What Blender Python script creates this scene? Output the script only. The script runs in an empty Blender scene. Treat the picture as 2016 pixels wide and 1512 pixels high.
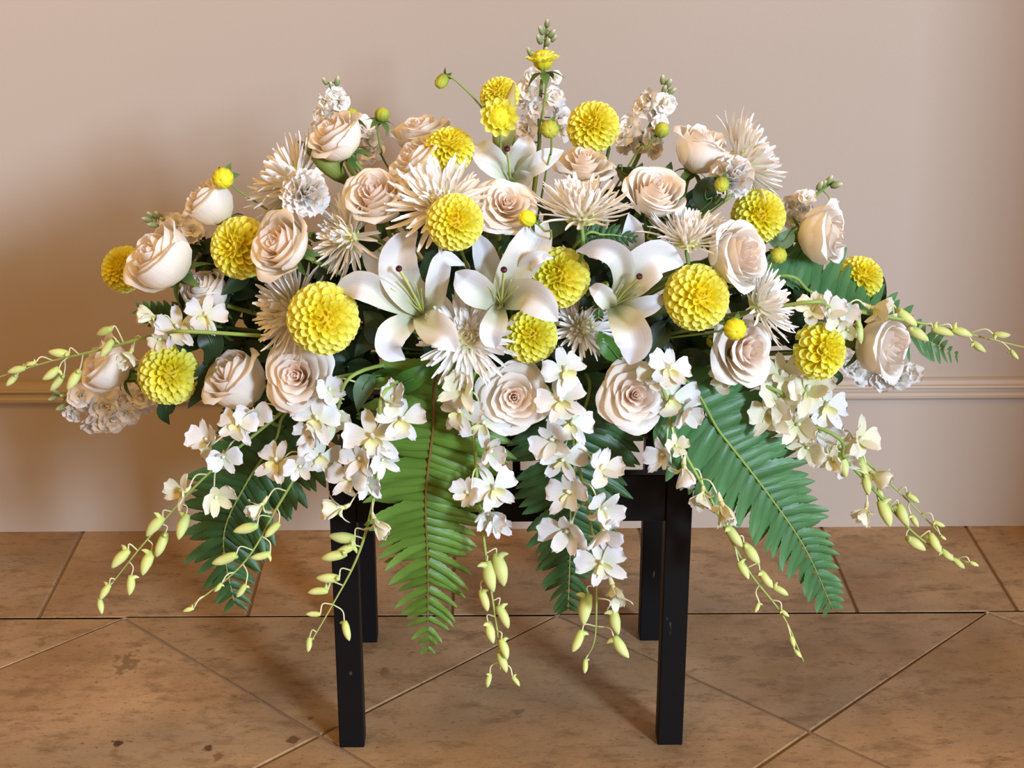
import bpy, math, random
from mathutils import Vector, Matrix, Euler
from mathutils.geometry import intersect_line_plane
random.seed(11)
SC = bpy.context.scene
COL = SC.collection
PI = math.pi

# ------------------------------------------------------------------ camera
H = 1.30
FPX = 3313.0
PITCH = math.radians(20.8)
YAW = math.radians(0.8)
cam_data = bpy.data.cameras.new('camera')
cam_data.sensor_width = 36.0
cam_data.lens = FPX / 2016 * 36.0
cam_data.clip_start = 0.05
cam = bpy.data.objects.new('camera', cam_data)
cam.location = (0, 0, H)
cam.rotation_euler = Euler((PI / 2 - PITCH, 0, -YAW), 'XYZ')
COL.objects.link(cam)
SC.camera = cam

# ------------------------------------------------------------------ world, lights, exposure
SC.view_settings.view_transform = 'Standard'
SC.view_settings.look = 'None'
SC.view_settings.gamma = 1.0
SC.view_settings.use_curve_mapping = False
SC.view_settings.exposure = 0.0
world = bpy.data.worlds.new('room_ambience')
SC.world = world
world.use_nodes = True
bg = world.node_tree.nodes['Background']
bg.inputs[0].default_value = (0.87, 0.46, 0.13, 1)
bg.inputs[1].default_value = 0.54


def area_light(name, loc, target, size, size_y, energy, color, spread=180):
    d = bpy.data.lights.new(name, 'AREA')
    d.shape = 'RECTANGLE'
    d.size = size
    d.size_y = size_y
    d.energy = energy
    d.color = color
    d.spread = math.radians(spread)
    o = bpy.data.objects.new(name, d)
    o.location = loc
    o.rotation_euler = (Vector(target) - Vector(loc)).to_track_quat('-Z', 'Y').to_euler()
    COL.objects.link(o)
    return o


area_light('window_daylight', (8.0, -10.4, 5.1), (0.0, 2.3, 0.75), 2.1, 2.4, 3450, (0.53, 0.68, 0.89))
area_light('side_fill', (5.2, -0.9, 2.2), (0.0, 2.1, 0.7), 1.3, 1.3, 200, (0.72, 0.78, 0.86))  # added fill light, not a real window: brightens the right sides of the flowers
area_light('ceiling_lamp', (-0.5, 0.9, 2.7), (-0.1, 2.2, 0.4), 0.7, 0.7, 24, (1.0, 0.58, 0.17))

# ------------------------------------------------------------------ projection helpers
cp, sp_ = math.cos(PITCH), math.sin(PITCH)
cy, sy = math.cos(YAW), math.sin(YAW)
FWD = Vector((sy * cp, cy * cp, -sp_))
RGT = Vector((cy, -sy, 0))
UP = RGT.cross(FWD)
CAM = Vector((0, 0, H))


def ray(px, py):
    return FWD + RGT * ((px - 1008) / FPX) - UP * ((py - 756) / FPX)


def P(px, py, Y):
    d = ray(px, py)
    return CAM + d * (Y / d.y)


def G(px, py, z=0.0):
    d = ray(px, py)
    return CAM + d * ((z - H) / d.z)


def mpp(p):
    """metres that one photograph pixel spans at point p"""
    return (p - CAM).dot(FWD) / FPX


def V(nx, ny, nz):
    return (RGT * nx + UP * ny - FWD * nz).normalized()


def DY(px, py, off=0.0):
    """depth of the flower mound's surface: a dome over the stool"""
    u = abs(px - 1000) / 930
    v = (py - 540) / (470 if py < 540 else 430)
    b = max(0.0, 1 - u ** 2.5 - abs(v) ** 2.5) ** 0.5
    return 2.24 - 0.36 * b + off


# ------------------------------------------------------------------ materials
def new_mat(name):
    m = bpy.data.materials.new(name)
    m.use_nodes = True
    nt = m.node_tree
    for n in list(nt.nodes):
        nt.nodes.remove(n)
    return m, nt, nt.nodes, nt.links


def petal_mat(name, c0, c1, c2=None, transl=0.25, rough=0.55, vein=0.25, veins=14.0, tcol=None, spec=0.25):
    """colour runs along the petal (UV v): c0 at the base, c1 middle, c2 tip; fine lengthwise veins"""
    m, nt, N, L = new_mat(name)
    out = N.new('ShaderNodeOutputMaterial')
    uv = N.new('ShaderNodeUVMap')
    sep = N.new('ShaderNodeSeparateXYZ')
    L.new(uv.outputs[0], sep.inputs[0])
    ramp = N.new('ShaderNodeValToRGB')
    e = ramp.color_ramp.elements
    e[0].position, e[0].color = 0.05, (*c0, 1)
    e[1].position, e[1].color = 0.55, (*c1, 1)
    if c2:
        k = e.new(1.0)
        k.color = (*c2, 1)
    L.new(sep.outputs[1], ramp.inputs[0])
    oi = N.new('ShaderNodeObjectInfo')
    hsv = N.new('ShaderNodeHueSaturation')
    mr = N.new('ShaderNodeMapRange')
    mr.inputs['To Min'].default_value = 0.92
    mr.inputs['To Max'].default_value = 1.05
    L.new(oi.outputs['Random'], mr.inputs[0])
    L.new(mr.outputs[0], hsv.inputs['Value'])
    L.new(ramp.outputs[0], hsv.inputs['Color'])
    bs = N.new('ShaderNodeBsdfPrincipled')
    L.new(hsv.outputs[0], bs.inputs['Base Color'])
    bs.inputs['Roughness'].default_value = rough
    bs.inputs['Specular IOR Level'].default_value = spec
    mp = N.new('ShaderNodeMapping')
    mp.inputs['Scale'].default_value = (veins, 1.2, 1)
    L.new(uv.outputs[0], mp.inputs[0])
    nz = N.new('ShaderNodeTexNoise')
    nz.inputs['Scale'].default_value = 2.0
    nz.inputs['Detail'].default_value = 2
    L.new(mp.outputs[0], nz.inputs['Vector'])
    bp = N.new('ShaderNodeBump')
    bp.inputs['Strength'].default_value = vein
    bp.inputs['Distance'].default_value = 0.002
    L.new(nz.outputs[0], bp.inputs['Height'])
    L.new(bp.outputs[0], bs.inputs['Normal'])
    if transl > 0:
        tr = N.new('ShaderNodeBsdfTranslucent')
        if tcol:
            tr.inputs[0].default_value = (*tcol, 1)
        else:
            L.new(hsv.outputs[0], tr.inputs[0])
        mx = N.new('ShaderNodeMixShader')
        mx.inputs[0].default_value = transl
        L.new(bs.outputs[0], mx.inputs[1])
        L.new(tr.outputs[0], mx.inputs[2])
        L.new(mx.outputs[0], out.inputs[0])
    else:
        L.new(bs.outputs[0], out.inputs[0])
    return m


M_ROSE_IN = petal_mat('rose_heart_petal', (0.96, 0.70, 0.50), (0.97, 0.83, 0.71), (0.97, 0.90, 0.83), 0.45)
M_ROSE_MID = petal_mat('rose_cream_petal', (0.95, 0.80, 0.58), (0.96, 0.88, 0.77), (0.96, 0.91, 0.84), 0.40)
M_ROSE_OUT = petal_mat('rose_outer_petal', (0.92, 0.84, 0.60), (0.95, 0.89, 0.80), (0.95, 0.91, 0.85), 0.32)
M_DAHLIA = petal_mat('dahlia_yellow_petal', (0.82, 0.58, 0.008), (0.90, 0.85, 0.04), (0.91, 0.91, 0.27), 0.34, vein=0.12, rough=0.5)
M_DAHLIA_HEART = petal_mat('dahlia_heart_petal', (0.80, 0.58, 0.01), (0.89, 0.82, 0.03), (0.90, 0.88, 0.12), 0.3)
M_MUM = petal_mat('spider_mum_petal', (0.90, 0.85, 0.66), (0.95, 0.92, 0.86), (0.96, 0.94, 0.91), 0.25, veins=5)
M_MUM_EYE = petal_mat('spider_mum_eye', (0.80, 0.82, 0.30), (0.90, 0.90, 0.46), (0.94, 0.92, 0.62), 0.3)
M_LILY = petal_mat('lily_tepal', (0.66, 0.70, 0.46), (0.73, 0.735, 0.74), (0.74, 0.745, 0.77), 0.22, vein=0.18, veins=16, rough=0.5)
M_ORCHID = petal_mat('orchid_white_petal', (0.72, 0.75, 0.55), (0.755, 0.755, 0.74), (0.76, 0.76, 0.77), 0.2, veins=8, rough=0.5)
M_ORCHID_CREAM = petal_mat('orchid_cream_petal', (0.72, 0.75, 0.40), (0.80, 0.77, 0.57), (0.81, 0.78, 0.65), 0.22, veins=8)
M_LIP = petal_mat('orchid_lip', (0.72, 0.70, 0.25), (0.88, 0.84, 0.60), (0.91, 0.90, 0.84), 0.2, veins=10)
M_BUD = petal_mat('orchid_bud', (0.52, 0.62, 0.16), (0.68, 0.72, 0.28), (0.60, 0.68, 0.24), 0.1, veins=4)
M_STOCK = petal_mat('stock_petal', (0.84, 0.84, 0.66), (0.91, 0.87, 0.81), (0.91, 0.88, 0.84), 0.25, veins=8)
M_CARN = petal_mat('carnation_petal', (0.82, 0.76, 0.56), (0.92, 0.89, 0.84), (0.93, 0.91, 0.88), 0.22)
M_GBUD = petal_mat('green_bud', (0.14, 0.22, 0.04), (0.40, 0.44, 0.05), (0.62, 0.60, 0.06), 0.05)
M_YBUD = petal_mat('yellow_bud', (0.45, 0.48, 0.03), (0.82, 0.76, 0.03), (0.90, 0.80, 0.05), 0.1)
M_SEPAL = petal_mat('sepal_green', (0.10, 0.17, 0.04), (0.09, 0.17, 0.04), (0.12, 0.20, 0.06), 0.1)
M_STEM = petal_mat('stem_green', (0.20, 0.30, 0.06), (0.24, 0.34, 0.08), (0.30, 0.40, 0.10), 0.0, rough=0.45)
M_STEM_ORCH = petal_mat('orchid_stem_green', (0.24, 0.34, 0.07), (0.30, 0.40, 0.10), (0.45, 0.52, 0.14), 0.0, rough=0.4)
M_PEDICEL = petal_mat('pedicel_cream', (0.52, 0.56, 0.22), (0.78, 0.76, 0.44), (0.80, 0.78, 0.50), 0.05)
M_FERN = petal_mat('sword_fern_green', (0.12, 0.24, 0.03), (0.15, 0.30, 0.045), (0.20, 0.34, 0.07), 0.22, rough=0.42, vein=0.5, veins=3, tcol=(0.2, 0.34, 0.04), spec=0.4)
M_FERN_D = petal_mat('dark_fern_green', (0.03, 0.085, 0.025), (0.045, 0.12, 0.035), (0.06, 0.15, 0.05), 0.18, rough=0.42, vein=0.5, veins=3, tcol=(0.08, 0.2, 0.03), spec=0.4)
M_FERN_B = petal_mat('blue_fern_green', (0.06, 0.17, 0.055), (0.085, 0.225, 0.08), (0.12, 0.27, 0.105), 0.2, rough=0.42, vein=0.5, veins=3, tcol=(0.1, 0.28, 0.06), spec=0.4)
M_RACHIS = petal_mat('fern_rachis_brown', (0.16, 0.08, 0.02), (0.20, 0.12, 0.03), (0.16, 0.22, 0.05), 0.0)
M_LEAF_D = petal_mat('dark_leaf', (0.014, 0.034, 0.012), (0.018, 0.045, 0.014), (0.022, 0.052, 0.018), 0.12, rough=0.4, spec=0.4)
M_LEAF_B = petal_mat('bright_leaf', (0.05, 0.15, 0.02), (0.06, 0.19, 0.025), (0.08, 0.22, 0.03), 0.2, rough=0.38, spec=0.4)
M_LEAF_G = petal_mat('grey_leaf', (0.10, 0.17, 0.08), (0.13, 0.21, 0.12), (0.14, 0.22, 0.13), 0.1, rough=0.5)
M_STIGMA = petal_mat('stigma_maroon', (0.06, 0.01, 0.02), (0.07, 0.012, 0.025), None, 0.0, rough=0.4)
M_STYLE = petal_mat('lily_style', (0.45, 0.52, 0.14), (0.55, 0.60, 0.20), None, 0.0)
M_LILYBUD = petal_mat('lily_bud_green', (0.26, 0.30, 0.08), (0.50, 0.50, 0.20), (0.42, 0.30, 0.10), 0.05, vein=0.6)
M_POD = petal_mat('lily_green_bud', (0.16, 0.20, 0.03), (0.24, 0.27, 0.05), (0.14, 0.13, 0.03), 0.05, vein=0.6)
M_FOAM = petal_mat('floral_foam', (0.02, 0.05, 0.02), (0.02, 0.05, 0.02), None, 0.0, rough=0.9)


def black_wood():
    m, nt, N, L = new_mat('black_painted_wood')
    out = N.new('ShaderNodeOutputMaterial')
    bs = N.new('ShaderNodeBsdfPrincipled')
    tc = N.new('ShaderNodeNewGeometry')
    mp = N.new('ShaderNodeMapping')
    mp.inputs['Scale'].default_value = (60, 60, 22)
    L.new(tc.outputs['Position'], mp.inputs[0])
    nz = N.new('ShaderNodeTexNoise')
    nz.inputs['Scale'].default_value = 1.0
    nz.inputs['Detail'].default_value = 5
    L.new(mp.outputs[0], nz.inputs['Vector'])
    r = N.new('ShaderNodeValToRGB')
    r.color_ramp.elements[0].position = 0.71
    r.color_ramp.elements[0].color = (0.0045, 0.004, 0.0045, 1)
    r.color_ramp.elements[1].position = 0.77
    r.color_ramp.elements[1].color = (0.14, 0.135, 0.13, 1)
    L.new(nz.outputs[0], r.inputs[0])
    L.new(r.outputs[0], bs.inputs['Base Color'])
    bs.inputs['Roughness'].default_value = 0.5
    bs.inputs['Specular IOR Level'].default_value = 0.16
    bp = N.new('ShaderNodeBump')
    bp.inputs['Strength'].default_value = 0.1
    bp.inputs['Distance'].default_value = 0.001
    L.new(nz.outputs[0], bp.inputs['Height'])
    L.new(bp.outputs[0], bs.inputs['Normal'])
    L.new(bs.outputs[0], out.inputs[0])
    return m


def paint(name, col, rough, bump=0.08, scale=220, smudge=0.03):
    m, nt, N, L = new_mat(name)
    out = N.new('ShaderNodeOutputMaterial')
    bs = N.new('ShaderNodeBsdfPrincipled')
    tc = N.new('ShaderNodeNewGeometry')
    n1 = N.new('ShaderNodeTexNoise')
    n1.inputs['Scale'].default_value = 2.3
    n1.inputs['Detail'].default_value = 3
    L.new(tc.outputs['Position'], n1.inputs['Vector'])
    mx = N.new('ShaderNodeMix')
    mx.data_type = 'RGBA'
    mx.inputs['A'].default_value = (*[c * (1 - smudge) for c in col], 1)
    mx.inputs['B'].default_value = (*[min(1, c * (1 + smudge)) for c in col], 1)
    L.new(n1.outputs[0], mx.inputs[0])
    L.new(mx.outputs['Result'], bs.inputs['Base Color'])
    bs.inputs['Roughness'].default_value = rough
    bs.inputs['Specular IOR Level'].default_value = 0.4
    n2 = N.new('ShaderNodeTexNoise')
    n2.inputs['Scale'].default_value = scale
    n2.inputs['Detail'].default_value = 2
    L.new(tc.outputs['Position'], n2.inputs['Vector'])
    bp = N.new('ShaderNodeBump')
    bp.inputs['Strength'].default_value = bump
    bp.inputs['Distance'].default_value = 0.001
    L.new(n2.outputs[0], bp.inputs['Height'])
    L.new(bp.outputs[0], bs.inputs['Normal'])
    L.new(bs.outputs[0], out.inputs[0])
    return m


def stone_tile():
    m, nt, N, L = new_mat('travertine_tile')
    out = N.new('ShaderNodeOutputMaterial')
    bs = N.new('ShaderNodeBsdfPrincipled')
    geo = N.new('ShaderNodeNewGeometry')
    oi = N.new('ShaderNodeObjectInfo')
    sh = N.new('ShaderNodeVectorMath')
    sh.operation = 'MULTIPLY_ADD'
    sh.inputs[1].default_value = (1, 1, 1)
    cmb = N.new('ShaderNodeCombineXYZ')
    ml = N.new('ShaderNodeMath')
    ml.operation = 'MULTIPLY'
    ml.inputs[1].default_value = 17.0
    L.new(oi.outputs['Random'], ml.inputs[0])
    L.new(ml.outputs[0], cmb.inputs[2])
    L.new(geo.outputs['Position'], sh.inputs[0])
    L.new(cmb.outputs[0], sh.inputs[2])

    def noise(scale, detail, stretch=None, rough=0.5):
        nz = N.new('ShaderNodeTexNoise')
        nz.inputs['Scale'].default_value = scale
        nz.inputs['Detail'].default_value = detail
        nz.inputs['Roughness'].default_value = rough
        src = sh.outputs[0]
        if stretch:
            mp = N.new('ShaderNodeMapping')
            mp.inputs['Scale'].default_value = stretch
            L.new(src, mp.inputs[0])
            src = mp.outputs[0]
        L.new(src, nz.inputs['Vector'])
        return nz.outputs[0]

    def ramp(fac, p0, p1):
        r = N.new('ShaderNodeMapRange')
        r.inputs['From Min'].default_value = p0
        r.inputs['From Max'].default_value = p1
        L.new(fac, r.inputs[0])
        return r.outputs[0]

    def mix(fac, a, b, amt=1.0):
        mx = N.new('ShaderNodeMix')
        mx.data_type = 'RGBA'
        if amt != 1.0:
            mm = N.new('ShaderNodeMath')
            mm.operation = 'MULTIPLY'
            mm.inputs[1].default_value = amt
            L.new(fac, mm.inputs[0])
            fac = mm.outputs[0]
        L.new(fac, mx.inputs[0])
        for k, v in (('A', a), ('B', b)):
            if isinstance(v, tuple):
                mx.inputs[k].default_value = (*v, 1)
            else:
                L.new(v, mx.inputs[k])
        return mx.outputs['Result']

    c = mix(ramp(noise(5, 5, None, 0.6), 0.35, 0.68), (0.29, 0.17, 0.078), (0.46, 0.295, 0.155))
    c = mix(ramp(noise(3.2, 3, (1.0, 2.0, 1)), 0.5, 0.72), c, (0.28, 0.205, 0.13), 0.6)
    c = mix(ramp(noise(17, 7, (1, 2.0, 1), 0.72), 0.50, 0.66), c, (0.18, 0.105, 0.05), 0.75)
    c = mix(ramp(noise(60, 5, (1, 2.3, 1), 0.7), 0.60, 0.70), c, (0.12, 0.065, 0.03), 0.8)
    c = mix(ramp(noise(135, 4, (1, 1.9, 1), 0.65), 0.60, 0.69), c, (0.10, 0.055, 0.025), 0.55)
    rv = N.new('ShaderNodeMapRange')
    rv.inputs['To Min'].default_value = 0.93
    rv.inputs['To Max'].default_value = 1.06
    L.new(oi.outputs['Random'], rv.inputs[0])
    hs = N.new('ShaderNodeHueSaturation')
    L.new(rv.outputs[0], hs.inputs['Value'])
    L.new(c, hs.inputs['Color'])
    c = hs.outputs[0]
    # burnt-looking stains and water marks, each where it lies on the stone
    wob = N.new('ShaderNodeTexNoise')
    wob.inputs['Scale'].default_value = 60
    wob.inputs['Detail'].default_value = 4
    L.new(geo.outputs['Position'], wob.inputs['Vector'])
    for (px, py, rpx, colr, amt) in ((234, 1462, 13, (0.05, 0.022, 0.01), 0.95), (226, 1478, 12, (0.22, 0.13, 0.06), 0.7),
                                     (412, 1476, 10, (0.07, 0.03, 0.012), 0.9), (430, 1486, 13, (0.16, 0.085, 0.03), 0.8),
                                     (577, 1456, 13, (0.10, 0.045, 0.015), 0.85), (250, 1304, 30, (0.17, 0.105, 0.05), 0.75),
                                     (85, 1263, 20, (0.19, 0.12, 0.06), 0.7), (610, 1414, 6, (0.12, 0.06, 0.02), 0.8),
                                     (461, 1372, 8, (0.2, 0.12, 0.04), 0.8), (1626, 1238, 8, (0.2, 0.12, 0.06), 0.8),
                                     (1775, 1295, 6, (0.2, 0.12, 0.06), 0.8), (1660, 1182, 10, (0.28, 0.17, 0.1), 0.6),
                                     (755, 1323, 12, (0.14, 0.09, 0.05), 0.7), (1020, 1402, 13, (0.13, 0.085, 0.05), 0.7)):
        g = G(px, py)
        rr = rpx * mpp(g)
        dv = N.new('ShaderNodeVectorMath')
        dv.operation = 'SUBTRACT'
        dv.inputs[1].default_value = g
        L.new(geo.outputs['Position'], dv.inputs[0])
        sc = N.new('ShaderNodeVectorMath')
        sc.operation = 'MULTIPLY'
        sc.inputs[1].default_value = (1 / rr, 0.75 / rr, 0)
        L.new(dv.outputs[0], sc.inputs[0])
        ln = N.new('ShaderNodeVectorMath')
        ln.operation = 'LENGTH'
        L.new(sc.outputs[0], ln.inputs[0])
        ad = N.new('ShaderNodeMath')
        ad.operation = 'MULTIPLY_ADD'
        ad.inputs[1].default_value = 4.0
        L.new(wob.outputs[0], ad.inputs[0])
        L.new(ln.outputs['Value'], ad.inputs[2])
        r = ramp(ad.outputs[0], 2.9, 2.5)
        c = mix(r, c, colr, amt)
    L.new(c, bs.inputs['Base Color'])
    bs.inputs['Roughness'].default_value = 0.52
    bs.inputs['Specular IOR Level'].default_value = 0.3
    bp = N.new('ShaderNodeBump')
    bp.inputs['Strength'].default_value = 0.25
    bp.inputs['Distance'].default_value = 0.002
    L.new(noise(60, 5), bp.inputs['Height'])
    L.new(bp.outputs[0], bs.inputs['Normal'])
    L.new(bs.outputs[0], out.inputs[0])
    return m


M_BLACK = black_wood()
M_WALL = paint('cream_wall_paint', (0.475, 0.392, 0.318), 0.5, 0.12, 260, 0.025)
M_TRIM = paint('glossy_cream_trim_paint', (0.475, 0.392, 0.314), 0.24, 0.25, 26, 0.02)
M_TILE = stone_tile()
M_GROUT = paint('brown_grout', (0.25, 0.16, 0.095), 0.9, 0.3, 300, 0.15)
M_TRAY = paint('black_plastic_tray', (0.01, 0.01, 0.01), 0.5, 0.02)


# ------------------------------------------------------------------ mesh helpers
def mesh_from(name, verts, faces, mat, uvs=None, smooth=True):
    me = bpy.data.meshes.new(name)
    me.from_pydata([tuple(v) for v in verts], [], faces)
    if uvs:
        lay = me.uv_layers.new(name='UVMap')
        flat = []
        for poly in faces:
            for vi in poly:
                flat.extend(uvs[vi])
        lay.data.foreach_set('uv', flat)
    if smooth:
        me.polygons.foreach_set('use_smooth', [True] * len(faces))
    if mat:
        me.materials.append(mat)
    me.update()
    return me


def join_data(parts):
    """[(verts, faces, uvs)] -> one"""
    v, f, u = [], [], []
    for a, b, c in parts:
        o = len(v)
        v += a
        f += [tuple(i + o for i in q) for q in b]
        u += c
    return v, f, u


def grid(fn, nu, nv, bs=None):
    """surface patch fn(a,b), a in -1..1, b in 0..1"""
    bl = bs or [j / nv for j in range(nv + 1)]
    nv = len(bl) - 1
    v, u, f = [], [], []
    for b in bl:
        for i in range(nu + 1):
            a = -1 + 2 * i / nu
            v.append(Vector(fn(a, b)))
            u.append(((a + 1) / 2, b))
    w = nu + 1
    for j in range(nv):
        for i in range(nu):
            f.append((j * w + i, j * w + i + 1, (j + 1) * w + i + 1, (j + 1) * w + i))
    return v, f, u


def catmull(pts, n):
    pts = [Vector(p) for p in pts]
    if len(pts) == 2:
        return [pts[0].lerp(pts[1], i / n) for i in range(n + 1)]
    q = [pts[0] * 2 - pts[1]] + pts + [pts[-1] * 2 - pts[-2]]
    out = []
    m = len(pts) - 1
    for k in range(n + 1):
        t = k / n * m
        i = min(int(t), m - 1)
        t -= i
        p0, p1, p2, p3 = q[i:i + 4]
        out.append(0.5 * ((2 * p1) + (p2 - p0) * t + (2 * p0 - 5 * p1 + 4 * p2 - p3) * t * t + (3 * p1 - p0 - 3 * p2 + p3) * t ** 3))
    return out


def lerp_list(vals, t):
    x = t * (len(vals) - 1)
    i = min(int(x), len(vals) - 2)
    return vals[i] + (vals[i + 1] - vals[i]) * (x - i)


def tube(pts, radii, seg=7, n=None, cap=True):
    n = n or max(6, 4 * (len(pts) - 1))
    c = catmull(pts, n)
    v, f, u = [], [], []
    prev = None
    for i, p in enumerate(c):
        t = (c[min(i + 1, n)] - c[max(i - 1, 0)]).normalized()
        if prev is None:
            s = t.orthogonal().normalized()
        else:
            s = (prev - t * prev.dot(t)).normalized()
        prev = s
        w = t.cross(s)
        r = lerp_list(radii, i / n) if len(radii) > 1 else radii[0]
        for k in range(seg):
            a = 2 * PI * k / seg
            v.append(p + (s * math.cos(a) + w * math.sin(a)) * r)
            u.append((k / seg, i / n))
    for i in range(n):
        for k in range(seg):
            k2 = (k + 1) % seg
            f.append((i * seg + k, i * seg + k2, (i + 1) * seg + k2, (i + 1) * seg + k))
    if cap:
        f.append(tuple(range(seg - 1, -1, -1)))
        f.append(tuple(range(n * seg, n * seg + seg)))
    return v, f, u


def lathe(profile, seg=12):
    """profile [(r,z)] around Z"""
    v, f, u = [], [], []
    n = len(profile)
    for i, (r, z) in enumerate(profile):
        for k in range(seg):
            a = 2 * PI * k / seg
            v.append(Vector((r * math.cos(a), r * math.sin(a), z)))
            u.append((k / seg, i / (n - 1)))
    for i in range(n - 1):
        for k in range(seg):
            k2 = (k + 1) % seg
            f.append((i * seg + k, i * seg + k2, (i + 1) * seg + k2, (i + 1) * seg + k))
    return v, f, u


def frame(zdir, roll=0.0, up=None):
    z = zdir.normalized()
    up = up or UP
    y = up - z * up.dot(z)
    if y.length < 0.15:
        y = FWD - z * FWD.dot(z)
    y.normalize()
    x = y.cross(z)
    m = Matrix((x, y, z)).transposed()
    return (m @ Matrix.Rotation(roll, 3, 'Z'))


def mat4(rot3, loc):
    m = rot3.to_4x4()
    m.translation = loc
    return m


def xf(data, m):
    v, f, u = data
    return [m @ p for p in v], f, u


# ------------------------------------------------------------------ objects
def empty(name, label, cat, m, group=None):
    o = bpy.data.objects.new(name, None)
    o.empty_display_size = 0.02
    COL.objects.link(o)
    o.matrix_world = m
    o['label'] = label
    o['category'] = cat
    if group:
        o['group'] = group
    return o


def part(name, me, parent, local=None, label=None):
    o = bpy.data.objects.new(name, me)
    COL.objects.link(o)
    o.parent = parent
    o.matrix_local = local if local is not None else Matrix.Identity(4)
    if label:
        o['label'] = label
    return o


def part_w(name, data, mat, parent, rootm, label=None, smooth=True):
    """a part given in world space"""
    inv = rootm.inverted()
    v, f, u = data
    return part(name, mesh_from(name, [inv @ p for p in v], f, mat, u, smooth), parent, None, label)


def struct(name, data, mat, smooth=False, parent=None):
    v, f, u = data
    o = bpy.data.objects.new(name, mesh_from(name, v, f, mat, u, smooth))
    COL.objects.link(o)
    if parent:
        o.parent = parent
    else:
        o['kind'] = 'structure'
    return o


def box(x0, x1, y0, y1, z0, z1, bev=0.0):
    """box with chamfered vertical and horizontal edges"""
    import bmesh
    bm = bmesh.new()
    bmesh.ops.create_cube(bm, size=1)
    for q in bm.verts:
        q.co = Vector(((x0 + x1) / 2 + q.co.x * (x1 - x0), (y0 + y1) / 2 + q.co.y * (y1 - y0), (z0 + z1) / 2 + q.co.z * (z1 - z0)))
    if bev:
        bmesh.ops.bevel(bm, geom=list(bm.edges), offset=bev, segments=1, profile=0.5, affect='EDGES')
    v = [q.co.copy() for q in bm.verts]
    bm.verts.index_update()
    f = [tuple(q.index for q in p.verts) for p in bm.faces]
    bm.free()
    return v, f, [(0.5, 0.5)] * len(v)


# ------------------------------------------------------------------ room shell
WALL_Y = 2.713
FX = 2.6
struct('floor', box(-FX, FX, -1.2, WALL_Y, -0.08, -0.0030), M_GROUT)
struct('wall_right', box(1.62, 1.80, 1.30, WALL_Y + 0.12, -0.08, 2.7), M_WALL)
struct('wall_back', box(-FX, FX, WALL_Y, WALL_Y + 0.12, -0.08, 2.7), M_WALL)
FLOOR = bpy.data.objects['floor']
# skirting: tall flat board with a stepped, rounded cap moulding
prof = [(0.0, 0.0), (0.0145, 0.0), (0.0145, 0.2415), (0.0165, 0.2435), (0.0215, 0.2450), (0.0245, 0.2490), (0.0250, 0.2535), (0.0225, 0.2575), (0.0175, 0.2595),
        (0.0165, 0.2610), (0.0165, 0.2625), (0.0195, 0.2635), (0.0210, 0.2660), (0.0195, 0.2690), (0.0150, 0.2700), (0.0140, 0.2715), (0.0115, 0.2765), (0.0060, 0.2785), (0.0, 0.279)]
v, f, u = [], [], []
for x in (-FX, FX):
    for (d, z) in prof:
        v.append(Vector((x, WALL_Y - d, z)))
        u.append((0, 0))
n = len(prof)
for i in range(n - 1):
    f.append((i, i + 1, n + i + 1, n + i))
struct('baseboard_back', (v, f, u), M_TRIM, smooth=False)

# floor tiles: a border row along the wall, then larger tiles laid on the diagonal
YB = G(1008, 1211).y


def inset(poly, d):
    """move every edge of a convex CCW polygon inward by d"""
    n = len(poly)
    lines = []
    for i in range(n):
        a, b = poly[i], poly[(i + 1) % n]
        e = (b - a).normalized()
        nrm = Vector((-e.y, e.x))
        lines.append((a + nrm * d, e))
    out = []
    for i in range(n):
        p, r = lines[i - 1]
        q, s = lines[i]
        cr = r.x * s.y - r.y * s.x
        if abs(cr) < 1e-9:
            out.append(q)
            continue
        t = ((q - p).x * s.y - (q - p).y * s.x) / cr
        out.append(p + r * t)
    return out


def clip(poly, keep):
    """keep(p) >= 0 side; keep is affine"""
    out = []
    n = len(poly)
    for i in range(n):
        a, b = poly[i], poly[(i + 1) % n]
        ka, kb = keep(a), keep(b)
        if ka >= 0:
            out.append(a)
        if (ka >= 0) != (kb >= 0):
            out.append(a.lerp(b, ka / (ka - kb)))
    return out


def add_tile(poly):
    if len(poly) < 3:
        return
    ar = sum(poly[i].x * poly[(i + 1) % len(poly)].y - poly[(i + 1) % len(poly)].x * poly[i].y for i in range(len(poly))) / 2
    if ar < 0.004:
        return
    c = sum((Vector((p.x, p.y, 0)) for p in poly), Vector()) / len(poly)
    rim = inset(poly, 0.0028)
    top = inset(poly, 0.0044)
    n = len(poly)
    v = [Vector((p.x, p.y, -0.0030)) for p in rim] + [Vector((p.x, p.y, -0.0014)) for p in rim] + [Vector((p.x, p.y, 0)) for p in top]
    v = [p - c for p in v]
    f = [tuple(range(2 * n, 3 * n))]
    for k in range(2):
        for i in range(n):
            j = (i + 1) % n
            f.append((k * n + i, k * n + j, (k + 1) * n + j, (k + 1) * n + i))
    o = part('tile', mesh_from('tile', v, f, M_TILE, [(0, 0)] * len(v), False), FLOOR, Matrix.Translation(c))


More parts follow.
